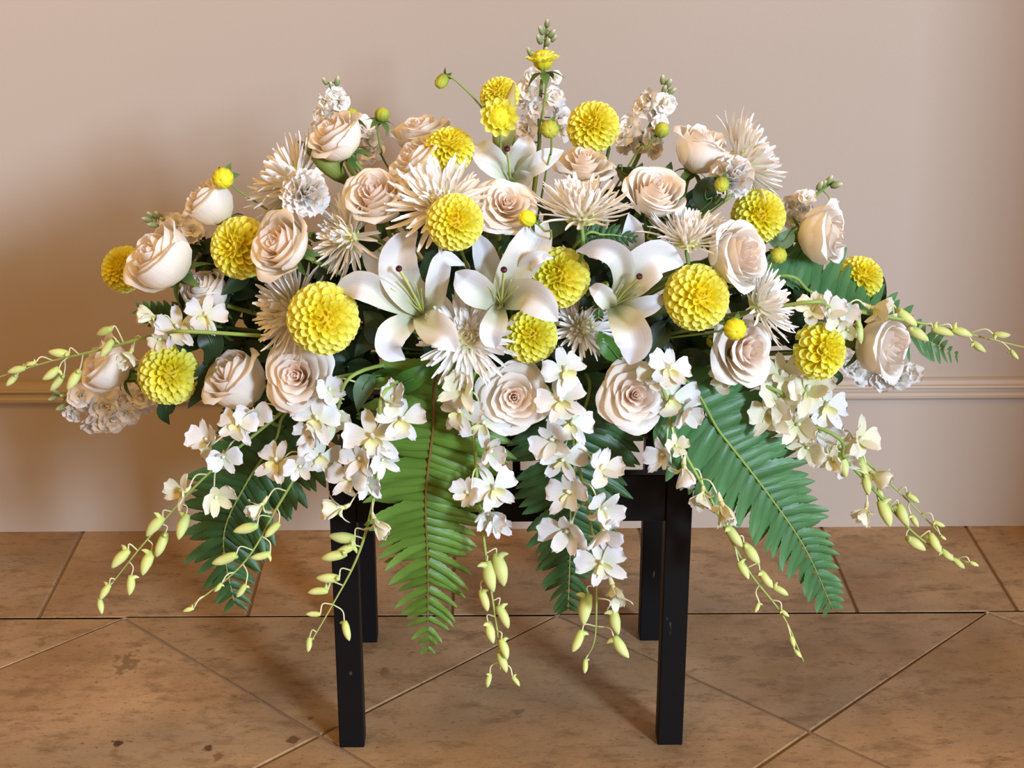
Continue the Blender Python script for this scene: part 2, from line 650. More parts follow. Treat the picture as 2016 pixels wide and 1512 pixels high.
xs = [G(px, 1211).x for px in (78, 487, 889, 1290, 1690, 2008)]
step = xs[1] - xs[0]
xl = [xs[0] - step * k for k in range(5, 0, -1)] + xs + [xs[-1] + step * k for k in range(1, 6)]
for a, b in zip(xl, xl[1:]):
    if b > -FX and a < FX:
        add_tile([Vector((max(a, -FX), YB)), Vector((min(b, FX), YB)), Vector((min(b, FX), WALL_Y)), Vector((max(a, -FX), WALL_Y))])
ax = [G(px, 1211).x for px in (245, 1095, 1945)]
dg = (ax[2] - ax[0]) / 2
hd = dg / 2
for j in range(0, 10):
    for i in range(-5, 6):
        cx = ax[1] + i * dg + (0 if j % 2 else hd)
        cyy = YB - j * hd
        poly = [Vector((cx, cyy - hd)), Vector((cx + hd, cyy)), Vector((cx, cyy + hd)), Vector((cx - hd, cyy))]
        for keep in (lambda p: YB - p.y, lambda p: p.y + 1.2, lambda p: FX - p.x, lambda p: p.x + FX):
            poly = clip(poly, keep)
            if len(poly) < 3:
                break
        add_tile(poly)

# ------------------------------------------------------------------ stool
fl, fr = G(668, 1475), G(1343, 1465)
bl_, br_ = G(714, 1268), G(1292, 1262)
SX0, SX1 = fl.x, fr.x
SY0 = (fl.y + fr.y) / 2
SY1 = (bl_.y + br_.y) / 2 + 0.036
LW = 0.0345
ST = H - SY0 * math.tan(PITCH + math.atan((938 - 756) / FPX))
RB = H - SY0 * math.tan(PITCH + math.atan((1030 - 756) / FPX))
stm = Matrix.Translation(((SX0 + SX1) / 2, (SY0 + SY1) / 2, 0))
stool = empty('plant_stool', 'black painted wooden stool with four square legs under the flower mound', 'stool', stm)
for (x0, y0) in ((SX0, SY0), (SX1 - LW, SY0), (SX0, SY1 - LW), (SX1 - LW, SY1 - LW)):
    part_w('leg', box(x0, x0 + LW, y0, y0 + LW, 0, ST, 0.0015), M_BLACK, stool, stm, smooth=False)
part_w('apron', box(SX0 + LW, SX1 - LW, SY0 + 0.003, SY0 + 0.023, RB, ST - 0.001, 0.0012), M_BLACK, stool, stm, smooth=False)
part_w('apron', box(SX0 + LW, SX1 - LW, SY1 - 0.023, SY1 - 0.003, RB, ST - 0.001, 0.0012), M_BLACK, stool, stm, smooth=False)
part_w('apron', box(SX0 + 0.003, SX0 + 0.023, SY0 + LW, SY1 - LW, RB, ST - 0.001, 0.0012), M_BLACK, stool, stm, smooth=False)
part_w('apron', box(SX1 - 0.023, SX1 - 0.003, SY0 + LW, SY1 - LW, RB, ST - 0.001, 0.0012), M_BLACK, stool, stm, smooth=False)
for px in (700, 787, 910, 1018, 1125, 1226):
    x = P(px, 940, SY0).x
    part_w('slat', box(x - 0.005, x + 0.005, SY0 + 0.023, SY1 - 0.023, ST - 0.013, ST - 0.002, 0.001), M_BLACK, stool, stm, smooth=False)

# tray and foam inside the mound
tcx, tcy = (SX0 + SX1) / 2, (SY0 + SY1) / 2
trm = Matrix.Translation((tcx, tcy + 0.01, ST))
tray = empty('planter_tray', 'shallow black plastic tray standing on the stool slats, hidden under leaves', 'tray', trm)


def rrect(hx, hy, z, r=0.03, k=4):
    out = []
    for (sx, sy, a0) in ((1, 1, 0), (-1, 1, 90), (-1, -1, 180), (1, -1, 270)):
        for i in range(k + 1):
            a = math.radians(a0 + 90 * i / k)
            out.append(Vector((sx * (hx - r) + r * math.cos(a), sy * (hy - r) + r * math.sin(a), z)))
    return out


def stack_rings(rings, close_first=True):
    v, f = [], []
    n = len(rings[0])
    for r in rings:
        v += r
    for i in range(len(rings) - 1):
        for k in range(n):
            k2 = (k + 1) % n
            f.append((i * n + k, i * n + k2, (i + 1) * n + k2, (i + 1) * n + k))
    f.append(tuple(range(n - 1, -1, -1)))
    f.append(tuple(range((len(rings) - 1) * n, len(rings) * n)))
    return v, f, [(0.5, 0.5)] * len(v)


part('basin', mesh_from('basin', *stack_rings([rrect(0.165, 0.105, 0.0), rrect(0.175, 0.115, 0.045), rrect(0.180, 0.120, 0.047), rrect(0.180, 0.120, 0.051), rrect(0.17, 0.11, 0.051), rrect(0.16, 0.10, 0.006)])[:2], M_TRAY, None, False), tray)
fo = bpy.data.objects.new('floral_foam', mesh_from('floral_foam', *stack_rings([rrect(0.148, 0.088, 0.007), rrect(0.148, 0.088, 0.12), rrect(0.135, 0.078, 0.16), rrect(0.09, 0.05, 0.185)])[:2], M_FOAM, None, False))
fo.location = trm.translation
fo['label'] = 'dark green block of wet floral foam set in the black tray, hidden by leaves'
fo['category'] = 'foam'
COL.objects.link(fo)
CORE = Vector((tcx, tcy, ST + 0.12))


def core_point(p):
    """where a stem that starts at p is pushed into the foam"""
    d = p - CORE
    return CORE + Vector((max(-0.11, min(0.11, d.x * 0.22)), max(-0.05, min(0.05, d.y * 0.22)), max(-0.05, min(0.04, d.z * 0.12))))


def add_stem(root, rm, base, axis, r=0.0024, via=None, mat=None):
    """stem from the bloom's base back into the foam"""
    if via:
        pts = [base] + via + [core_point(via[-1])]
    else:
        c = core_point(base)
        d = (base - c).length
        pts = [base, base - axis * min(0.05, d * 0.3), base.lerp(c, 0.55) - axis * d * 0.12, c]
    part_w('stem', tube(pts, [r, r, r], 6, 14), mat or M_STEM, root, rm)


# ------------------------------------------------------------------ roses
def rose_set(kind, seed):
    """list of (mesh) for one kind of rose, bloom radius 1, axis +Z"""
    rnd = random.Random(seed)
    if kind == 'bud':
        z0 = -1.05
        PR = (.10, .60, .86, .98, 1.0)
        LY = [(.10, .86, .7, 2, 2.3, 0, 0), (.24, .90, .72, 3, 1.7, 0, 0), (.42, .93, .76, 3, 1.6, .03, 0), (.62, .95, .80, 3, 1.5, .08, 1), (.80, .94, .84, 3, 1.45, .16, 2), (.95, .86, .90, 3, 1.4, .26, 2)]
    elif kind == 'cup':
        z0 = -0.92
        PR = (.10, .58, .82, .94, 1.0)
        LY = [(.08, .60, .8, 2, 2.4, 0, 0), (.18, .64, .95, 3, 1.8, 0, 0), (.31, .67, 1.0, 3, 1.6, .03, 0), (.47, .68, 1.02, 3, 1.5, .06, 0), (.65, .66, 1.04, 3, 1.45, .10, 1), (.82, .57, 1.04, 3, 1.4, .16, 2), (.97, .42, 1.04, 3, 1.3, .24, 2)]
    else:
        z0 = -0.75
        PR = (.10, .46, .68, .83, .94)
        LY = [(.06, .44, .9, 2, 2.4, 0, 0), (.13, .46, 1.2, 3, 1.9, .01, 0), (.24, .46, 1.26, 3, 1.75, .02, 0), (.39, .42, 1.25, 3, 1.65, .05, 0), (.57, .33, 1.22, 3, 1.55, .09, 1), (.78, .16, 1.15, 3, 1.5, .14, 1), (.95, -.10, 1.09, 4, 1.3, .20, 2)]
    mats = (M_ROSE_IN, M_ROSE_MID, M_ROSE_OUT)
    out = []
    for li, (r0, ht, topf, n, W, curl, mi) in enumerate(LY):
        ph0 = rnd.uniform(0, 2 * PI)
        for k in range(n):
            phi0 = ph0 + 2 * PI * k / n + rnd.uniform(-.14, .14)
            hh = ht + rnd.uniform(-.06, .05)
            cu = curl * rnd.uniform(.6, 1.35)
            spi = 0.10 + 0.04 * rnd.random()
            wob = rnd.uniform(0, 6.28)
            zb = z0 * (0.55 + 0.45 * min(1, r0 * 1.2))
            lean = rnd.uniform(-.25, .25)

            def fn(a, b, r0=r0, hh=hh, topf=topf, W=W, cu=cu, spi=spi, wob=wob, zb=zb, phi0=phi0, lean=lean, li=li):
                pr = list(PR) + [.5 * PR[4] + .5 * topf, topf]
                rr = r0 * lerp_list(pr, b)
                wp = [.50, .74, .92, 1.0, 1.0, .97, .90, .74, .34]
                ph = phi0 + a * W * lerp_list(wp, b)
                tipdrop = 0.07 * abs(a) ** 2.4 * (hh - zb) * (0.35 + 0.65 * b)
                z = zb + (hh - zb) * b - tipdrop * b * b + lean * a * 0.05 * b
                rr += spi * a * r0 * (0.4 + 0.6 * b)
                ed = max(0, (b - .72) / .28)
                sd = max(0, (abs(a) - .55) / .45)
                e = ed * ed * (1.0 - 0.35 * sd) + 0.18 * sd * sd * b * b
                rr += cu * e
                z -= cu * 0.9 * ed * ed * ed
                rr += 0.02 * math.sin(5 * a + wob) * b * b
                z += 0.025 * math.sin(4 * a + wob * 2) * b * b
                return (rr * math.cos(ph), rr * math.sin(ph), z)
            inner = li < 2
            d = grid(fn, 8 if not inner else 10, 7, [0, .18, .36, .54, .7, .82, .90, .96, 1.0])
            out.append(mesh_from('rose_petal', *d[:2], mats[mi], d[2]))
    return out, z0


ROSES = {}
for kind in ('bud', 'cup', 'open'):
    for s in range(2):
        ROSES[(kind, s)] = rose_set(kind, 31 * s + len(kind))


def sepal_fn(L, W, back):
    def fn(a, b):
        w = W * math.sin(PI * min(1, .18 + .82 * b)) * (1 - .3 * b)
        ang = back * b
        return (a * w, L * (b - .25 * back * b * b * .5), -L * .55 * back * b * b + 0.25 * w * a * a)
    return fn


ME_SEPAL = mesh_from('sepal', *grid(sepal_fn(1, .22, .9), 2, 5)[:2], M_SEPAL, grid(sepal_fn(1, .22, .9), 2, 5)[2])
_hip = lathe([(.03, -.30), (.10, -.28), (.20, -.12), (.24, .02), (.18, .14), (.05, .18)], 10)
ME_HIP = mesh_from('calyx', *_hip[:2], M_SEPAL, _hip[2])
RCOUNT = 0


def rose(px, py, d, kind, face, label, off=0.0, roll=None, hs=1.0, via=None, show_calyx=True):
    global RCOUNT
    Y = DY(px, py, off)
    c = P(px, py, Y)
    R = d / 2 * mpp(c)
    ax = V(*face)
    rm = mat4(frame(ax, roll if roll is not None else random.uniform(0, 6.28)), c)
    root = empty('rose', label, 'rose', rm, 'cream roses in the arrangement')
    meshes, z0 = ROSES[(kind, RCOUNT % 2)]
    RCOUNT += 1
    S = Matrix.Diagonal((R, R, R * hs, 1))
    for me in meshes:
        part('petal', me, root, S)
    zb = z0 * R * hs
    part('calyx', ME_HIP, root, Matrix.Translation((0, 0, zb)) @ Matrix.Diagonal((R, R, R, 1)))
    for k in range(5):
        a = 2 * PI * k / 5 + .3
        part('sepal', ME_SEPAL, root, Matrix.Translation((0, 0, zb + .05 * R)) @ Matrix.Rotation(a, 4, 'Z') @ Matrix.Translation((0, .18 * R, 0)) @ Matrix.Rotation(-.35 + .5 * random.random(), 4, 'X') @ Matrix.Diagonal((R * .75, R * .75, R * .75, 1)))
    add_stem(root, rm, c + ax * (zb - .25 * R), ax, 0.0028, via)
    return root


# ------------------------------------------------------------------ dahlias
def cup_petal(L, W, roll, bend, tip=.1, rows=None):
    rows = rows or [0, .25, .5, .72, .88, .97, 1.0]
    wl = [.34, .42, .48, .50, .43, .26, tip]

    def fn(a, b):
        i = min(range(len(rows)), key=lambda q: abs(rows[q] - b))
        w = W * wl[i]
        th = roll * (1 - .35 * b)
        dn = math.sin(min(th, PI / 2))
        x = w * math.sin(a * th) / dn
        z = w * (1 - math.cos(a * th)) / dn
        return (x, L * b, z + bend * b * b * L)
    return grid(fn, 4, 6, rows)


ME_DPET = []
for (rl, bd) in ((1.85, .10), (1.6, .14), (2.0, .02), (1.7, -.05)):
    d_ = cup_petal(1, 1, rl, bd)
    ME_DPET.append(mesh_from('dahlia_petal', *d_[:2], M_DAHLIA, d_[2]))
GA = PI * (3 - 5 ** .5)


def dahlia_layout(N, thmax, jit, seed):
    rnd = random.Random(seed)
    heart, rest = [], []
    for i in range(N):
        ct = 1 - (i + .5) / N * (1 - math.cos(thmax))
        th = math.acos(ct) + rnd.uniform(-jit, jit) * .05
        ph = GA * i + rnd.uniform(-jit, jit) * .08
        n = Vector((math.sin(th) * math.cos(ph), math.sin(th) * math.sin(ph), math.cos(th)))
        t = Vector((math.cos(th) * math.cos(ph), math.cos(th) * math.sin(ph), -math.sin(th)))
        tau = math.radians(-12 + 62 * min(1, th / 1.5)) + rnd.uniform(-jit, jit) * .06
        yv = (n * math.cos(tau) + t * math.sin(tau)).normalized()
        zv = (n * math.sin(tau) - t * math.cos(tau)).normalized()
        xv = yv.cross(zv)
        s = min(1, .42 + .75 * th)
        L = .50 * (0.75 + .25 * s)
        W = .285 * s
        Rr = 1.0 if th > .5 else .93 + .14 * th
        base = n * (Rr - L * math.cos(tau) * .98) - t * (L * math.sin(tau) * .55)
        m = Matrix((xv, yv, zv)).transposed().to_4x4() @ Matrix.Diagonal((W, L, W, 1))
        m.translation = base
        (heart if th < .40 else rest).append((m, rnd.randrange(4)))
    return heart, rest


D_LAY = [dahlia_layout(150, math.radians(112), .8, s) for s in (3, 8)] + [dahlia_layout(105, math.radians(112), 1.6, 5)]
ME_HEART = []
for heart, rest in D_LAY:
    pts = [xf(cup_petal(1, 1, 1.3, .2), m) for m, k in heart]
    d_ = join_data(pts)
    ME_HEART.append(mesh_from('petal_heart', *d_[:2], M_DAHLIA_HEART, d_[2]))
_core = lathe([(0.02, .74), (.3, .68), (.55, .48), (.68, .1), (.6, -.3), (.35, -.55), (.06, -.6)], 14)
ME_DCORE = mesh_from('receptacle', *_core[:2], M_DAHLIA_HEART, _core[2])
DCOUNT = 0


def dahlia(px, py, d, face, label, off=0.0, lay=None, flat=0.86, via=None):
    global DCOUNT
    Y = DY(px, py, off)
    c = P(px, py, Y)
    R = d / 2 * mpp(c)
    ax = V(*face)
    rm = mat4(frame(ax, random.uniform(0, 6.28)), c)
    root = empty('dahlia', label, 'dahlia', rm, 'yellow ball dahlias in the arrangement')
    k = lay if lay is not None else DCOUNT % 2
    DCOUNT += 1
    heart, rest = D_LAY[k]
    S = Matrix.Diagonal((R, R, R * flat, 1))
    part('receptacle', ME_DCORE, root, S)
    h = part('petal_heart', ME_HEART[k], root, S)
    h['kind'] = 'stuff'
    wide = 1.3 if k == 2 else 1.0
    for m, q in rest:
        part('petal', ME_DPET[q], root, S @ m @ Matrix.Diagonal((wide, 1, wide, 1)))
    for q in range(6):
        part('sepal', ME_SEPAL, root, Matrix.Translation((0, 0, -.58 * R * flat)) @ Matrix.Rotation(q * PI / 3, 4, 'Z') @ Matrix.Translation((0, .12 * R, 0)) @ Matrix.Diagonal((R * .6, R * .6, R * .6, 1)))
    add_stem(root, rm, c - ax * R * .55, ax, 0.0022, via)
    return root


# ------------------------------------------------------------------ spider chrysanthemums
def strap_petal(bend, tipc, twist):
    def fn(a, b):
        w = lerp_list([.55, .75, .95, 1.0, 1.0, .85, .35], b)
        x = a * w * .5
        z = .42 * w * abs(a) ** 1.5 * (1 - .35 * b)
        y = b
        zz = bend * b * b + tipc * max(0, b - .65) ** 2 * 4
        xx = twist * b * b
        return (x, y - .35 * abs(zz) * b, z, zz, xx)

    def f2(a, b):
        x, y, z, zz, xx = fn(a, b)
        return (x, y, z, )
    v, f, u = grid(lambda a, b: fn(a, b)[:3], 4, 7)
    # width/thickness live in x,z before scaling; bend is stored for the placement step
    return v, f, u


def mum_petal_mesh(bend, tipc, twist, wid):
    v, f, u = strap_petal(bend, tipc, twist)
    out = []
    for p in v:
        b = p.y
        zz = bend * b * b + tipc * max(0, b - .6) ** 2 * 4
        out.append(Vector((p.x * wid + twist * b * b, b - .3 * abs(zz) * b, p.z * wid + zz)))
    return mesh_from('mum_petal', out, f, M_MUM, u)


ME_MPET = [mum_petal_mesh(*q) for q in ((.10, .10, .03, .092), (.16, .02, -.05, .086), (.02, -.10, .04, .080), (.20, .14, -.02, .092), (-.04, .14, .06, .084), (.12, -.05, -.06, .096))]


def mum_eye():
    pts = [lathe([(.23, -.02), (.22, .12), (.17, .24), (.09, .30), (.01, .32)], 14)]
    for i in range(60):
        th = 1.25 * math.sqrt((i + .5) / 60)
        ph = GA * i
        n = Vector((math.sin(th) * math.cos(ph), math.sin(th) * math.sin(ph), math.cos(th)))
        x = n.orthogonal().normalized()
        m = Matrix((x, n, x.cross(n))).transposed().to_4x4()
        pts.append(xf(grid(lambda a, b: (a * .034 * (1 - .3 * b), b * (.42 - .12 * th), .02 * abs(a)), 2, 2), m))
    return join_data(pts)


_me = mum_eye()
ME_MEYE = mesh_from('eye', *_me[:2], M_MUM_EYE, _me[2])


def mum(px, py, r, face, label, off=0.0, N=140, spread=98, start=6, inner=.5, via=None):
    Y = DY(px, py, off)
    c = P(px, py, Y)
    R = r * mpp(c)
    ax = V(*face)
    rm = mat4(frame(ax, random.uniform(0, 6.28)), c)
    root = empty('spider_chrysanthemum', label, 'chrysanthemum', rm, 'white spider chrysanthemums in the arrangement')
    e = part('eye', ME_MEYE, root, Matrix.Diagonal((R * 1.25, R * 1.25, R * 1.25, 1)), 'yellowish green eye')
    a0, a1 = math.radians(start), math.radians(spread)
    for i in range(N):
        f_ = (i + .5) / N
        th = a0 + (a1 - a0) * f_ ** .8 + random.uniform(-.07, .07)
        ph = GA * i + random.uniform(-.12, .12)
        n = Vector((math.sin(th) * math.cos(ph), math.sin(th) * math.sin(ph), math.cos(th)))
        t = Vector((-math.cos(th) * math.cos(ph), -math.cos(th) * math.sin(ph), math.sin(th)))   # towards the axis
        x = n.cross(t)
        L = R * (inner + (1 - inner) * min(1, f_ * 1.5)) * random.uniform(.86, 1.06)
        wsc = R * random.uniform(.85, 1.2)
        m = Matrix((x * wsc, n * L, t * (.5 * wsc + .5 * L))).transposed().to_4x4()
        m.translation = n * R * .05
        part('petal', ME_MPET[random.randrange(6)], root, m)
    add_stem(root, rm, c - ax * R * .02, ax, 0.0024, via)
    return root


# ------------------------------------------------------------------ carnations
def carn_petal(seed):
    rnd = random.Random(seed)
    p1, p2 = rnd.uniform(0, 6), rnd.uniform(0, 6)

    def fn(a, b):
        w = .06 + .52 * b ** 1.4
        ang = a * .75
        y = b * (1 - .10 * a * a) + .025 * math.cos(a * 34) * (b > .95)
        x = math.sin(ang) * w * 1.2
        z = (.13 * math.sin(5.5 * a + p1) + .05 * math.sin(11 * a + p2)) * b ** 2 + .18 * b * b
        return (x, y, z)
    return grid(fn, 14, 5)


ME_CPET = []
for s in range(4):
    d_ = carn_petal(s)
    ME_CPET.append(mesh_from('carnation_petal', *d_[:2], M_CARN, d_[2]))
_cal = lathe([(.05, -1.0), (.17, -.95), (.20, -.5), (.24, -.1), (.2, .05)], 10)
ME_CCAL = mesh_from('calyx', *_cal[:2], M_SEPAL, _cal[2])


def carnation(px, py, d, face, label, off=0.0):
    Y = DY(px, py, off)
    c = P(px, py, Y)
    R = d / 2 * mpp(c)
    ax = V(*face)
    rm = mat4(frame(ax, .4), c)
    root = empty('carnation', label, 'carnation', rm, 'white carnations in the arrangement')
    N = 40
    for i in range(N):
        th = math.radians(8 + 92 * ((i + .5) / N) ** .75)
        ph = GA * i
        n = Vector((math.sin(th) * math.cos(ph), math.sin(th) * math.sin(ph), math.cos(th)))
        t = Vector((-math.cos(th) * math.cos(ph), -math.cos(th) * math.sin(ph), math.sin(th)))
        x = n.cross(t)
        L = R * random.uniform(.9, 1.1) * (1 + .15 * (th < .8))
        m = Matrix((x * L, n * L, t * L)).transposed().to_4x4()
        m.translation = Vector((0, 0, -.25 * R))
        part('petal', ME_CPET[i % 4], root, m)
    part('calyx', ME_CCAL, root, Matrix.Translation((0, 0, -.15 * R)) @ Matrix.Diagonal((R, R, R, 1)))
    add_stem(root, rm, c - ax * R * 1.1, ax, 0.0022)


# ------------------------------------------------------------------ ribbons: lily tepals, leaves
def ribbon(pts, widths, n=14, nu=6, fold=.22, ruffle=0.0, normal=None, ph=0.0, twist=0.0, edge=0.0):
    """leaf/tepal along a 3-D spine; widths in metres; fold = how deep the midrib channel lies"""
    c = catmull(pts, n)
    v, f, u = [], [], []
    for i, p in enumerate(c):
        b = i / n
        t = (c[min(i + 1, n)] - c[max(i - 1, 0)]).normalized()
        nn = normal or (CAM - p).normalized()
        s = t.cross(nn)
        if s.length < .05:
            s = t.orthogonal()
        s.normalize()
        nn = s.cross(t).normalized()
        if twist:
            q = Matrix.Rotation(twist * b, 3, t)
            s, nn = q @ s, q @ nn
        w = lerp_list(widths, b) / 2
        for k in range(nu + 1):
            a = -1 + 2 * k / nu
            h = fold * w * (abs(a) ** 1.3 - .45) - edge * w * max(0, abs(a) - .6) ** 2 * 5 + ruffle * w * math.sin(9 * b + ph + (2 if a > 0 else 0)) * abs(a) ** 2
            v.append(p + s * (a * w * (1 - .08 * fold)) + nn * h)
            u.append(((a + 1) / 2, b))
    wn = nu + 1
    for j in range(n):
        for k in range(nu):
            f.append((j * wn + k, j * wn + k + 1, (j + 1) * wn + k + 1, (j + 1) * wn + k))
    return v, f, u


def lily(center, tepals, pistil, label, off=0.0, stamens=True, Y=None):
    Y = Y or DY(center[0], center[1], off)
    c = P(center[0], center[1], Y + .03)
    s = mpp(c)
    rm = mat4(frame(V(0, .3, 1)), c)
    root = empty('lily', label, 'lily', rm, 'white lilies in the arrangement')
    for i, (pts, w) in enumerate(tepals):
        wp = [P(x, y, Y + dy) for (x, y, dy) in pts]
        wid = [q * w * s for q in (.34, .62, .84, .93, .84, .55, .04)]
        part_w('tepal', ribbon(wp, wid, 22, 10, .62, .20, ph=i * 1.3, edge=.14), M_LILY, root, rm)
    (x0, y0), (x1, y1) = pistil
    a, b = P(x0, y0, Y + .02), P(x1, y1, Y - .035)
    part_w('pistil', tube([a, a.lerp(b, .5) + UP * .002, b], [.0016, .0015, .0018], 7, 8), M_STYLE, root, rm)
    d = (b - a).normalized()
    st = lathe([(.0005, -.002), (.0032, -.001), (.0040, .0012), (.0034, .003), (.001, .0038)], 9)
    part_w('stigma', xf(st, mat4(frame(d), b)), M_STIGMA, root, rm, 'dark maroon stigma')
    if stamens:
        for k in range(5):
            ang = -1.0 + 2.0 * k / 4
            e = a + (b - a) * .72 + RGT * math.sin(ang) * .020 + UP * (math.cos(ang * 1.7) - .6) * .010
            part_w('filament', tube([a, a.lerp(e, .5) + UP * .001, e], [.0009, .0007, .0005], 5, 6), M_STYLE, root, rm)
    base = P(center[0], center[1], Y + .06)
    add_stem(root, rm, base, V(0, .1, 1), .003)


def lily_bud(pts, w, label, mat, Y):
    c = P(pts[0][0], pts[0][1], Y)
    s = mpp(c)
    wp = [P(x, y, Y + dy) for (x, y, dy) in pts]
    rm = mat4(frame(V(0, .3, 1)), wp[0])
    root = empty('lily_bud', label, 'bud', rm)
    prof = [.25, .55, .85, 1.0, .95, .7, .4, .12]
    c_ = catmull(wp, 14)
    # three fused tepals with a groove between them
    v, f, u = [], [], []
    seg = 15
    for i, p in enumerate(c_):
        t = (c_[min(i + 1, 14)] - c_[max(i - 1, 0)]).normalized()
        x = t.cross(FWD).normalized()
        y = t.cross(x)
        for k in range(seg):
            a = 2 * PI * k / seg
            r = w / 2 * s * lerp_list(prof, i / 14) * (1 - .13 * max(0, math.cos(3 * a + .6)) ** 3)
            v.append(p + x * r * math.cos(a) + y * r * math.sin(a))
            u.append((k / seg, i / 14))
    for i in range(14):
        for k in range(seg):
            k2 = (k + 1) % seg
            f.append((i * seg + k, i * seg + k2, (i + 1) * seg + k2, (i + 1) * seg + k))
    f.append(tuple(range(14 * seg, 15 * seg)))
    part_w('bud_shell', (v, f, u), mat, root, rm)
    add_stem(root, rm, wp[0], (wp[1] - wp[0]).normalized(), .0026)


# ------------------------------------------------------------------ dahlia buds
_ball = lathe([(.02, -1.0), (.5, -.88), (.86, -.5), (1.0, 0), (.9, .45), (.6, .8), (.25, .93), (.10, .90), (.02, .84)], 45)


def ribbed(data, k, amt):
    v, f, u = data
    out = []
    for p in v:
        a = math.atan2(p.y, p.x)
        r = 1 - amt * max(0, math.cos(k * a + 2.5 * p.z)) ** 2
        out.append(Vector((p.x * r, p.y * r, p.z)))
    return out, f, u


_ball = ribbed(_ball, 9, .13)
ME_BALL_G = mesh_from('bud_ball', *_ball[:2], M_GBUD, _ball[2])
ME_BALL_Y = mesh_from('bud_ball', *_ball[:2], M_YBUD, _ball[2])


def bud(px, py, r, face, stem_px, label, yellow=True, off=0.0, opening=0, sepal=1.0, long=1.0):
    Y = DY(px, py, off) if isinstance(off, float) else off[0]
    c = P(px, py, Y)
    R = r * mpp(c)
    ax = V(*face)
    rm = mat4(frame(ax, .5), c)
    root = empty('dahlia_bud', label, 'bud', rm, 'dahlia buds in the arrangement')
    part('bud_ball', ME_BALL_Y if yellow else ME_BALL_G, root, Matrix.Diagonal((R * (.75 if opening else 1), R * (.75 if opening else 1), R * long * (.75 if opening else 1), 1)))
    if opening:
        n = 0
        for ring, (cnt, th, L) in enumerate(((7, .35, .8), (9, .75, .95), (11, 1.15, 1.05))[:opening]):
            for k in range(cnt):
                ph = 2 * PI * k / cnt + ring * .3
                nn = Vector((math.sin(th) * math.cos(ph), math.sin(th) * math.sin(ph), math.cos(th)))
                t = Vector((-math.cos(th) * math.cos(ph), -math.cos(th) * math.sin(ph), math.sin(th)))
                m = Matrix((nn.cross(t) * R * .62, nn * R * L * 1.1, t * R * .62)).transposed().to_4x4()
                m.translation = Vector((0, 0, -.45 * R)) + nn * R * .25
                part('petal', ME_DPET[k % 4], root, m)
    for q in range(5):
        part('sepal', ME_SEPAL, root, Matrix.Translation((0, 0, -.92 * R * long)) @ Matrix.Rotation(q * 2 * PI / 5 + .4, 4, 'Z') @ Matrix.Translation((0, .2 * R, .0)) @ Matrix.Rotation(-.2 + .5 * random.random(), 4, 'X') @ Matrix.Diagonal((R * 1.5 * sepal, R * 1.15 * sepal, R * 1.15 * sepal, 1)))
    b = c - ax * R * long * .95
    via = [P(x, y, Y + dy) for (x, y, dy) in stem_px]
    add_stem(root, rm, b, ax, max(.0013, .08 * R), via)


# ------------------------------------------------------------------ stock spikes
def stock_floret(seed):
    rnd = random.Random(seed)
    pts = []
    for ring, (n, th, L) in enumerate(((5, 1.25, 1.0), (4, .75, .85), (3, .3, .6))):
        for k in range(n):
            ph = 2 * PI * k / n + ring * .6 + rnd.uniform(-.2, .2)
            t_ = th + rnd.uniform(-.2, .2)
            nn = Vector((math.sin(t_) * math.cos(ph), math.sin(t_) * math.sin(ph), math.cos(t_)))
            t = Vector((-math.cos(t_) * math.cos(ph), -math.cos(t_) * math.sin(ph), math.sin(t_)))
            w1, w2 = rnd.uniform(0, 6), rnd.uniform(0, 6)

            def fn(a, b, w1=w1, w2=w2):
                w = lerp_list([.08, .2, .42, .52, .36], b)
                return (a * w, b * (1 - .18 * a * a * (b > .9)), .11 * math.sin(3.2 * a + w1) * b + .07 * math.sin(5 * b + w2) * b + .05 * a * a)
            m = Matrix((nn.cross(t) * L, nn * L, t * L)).transposed().to_4x4()
            m.translation = Vector((0, 0, -.25))
            pts.append(xf(grid(fn, 6, 5), m))
    return join_data(pts)


ME_STOCK = []
for s in range(4):
    d_ = stock_floret(s)
    ME_STOCK.append(mesh_from('stock_floret', *d_[:2], M_STOCK, d_[2]))
_sb = lathe([(.04, -1.0), (.42, -.8), (.55, -.2), (.45, .5), (.2, .95), (.03, 1.05)], 8)
M_STOCKBUD = petal_mat('stock_bud', (0.16, 0.24, 0.08), (0.30, 0.36, 0.16), (0.84, 0.82, 0.66), 0.05)
ME_SBUD = mesh_from('stock_bud', *_sb[:2], M_STOCKBUD, _sb[2])


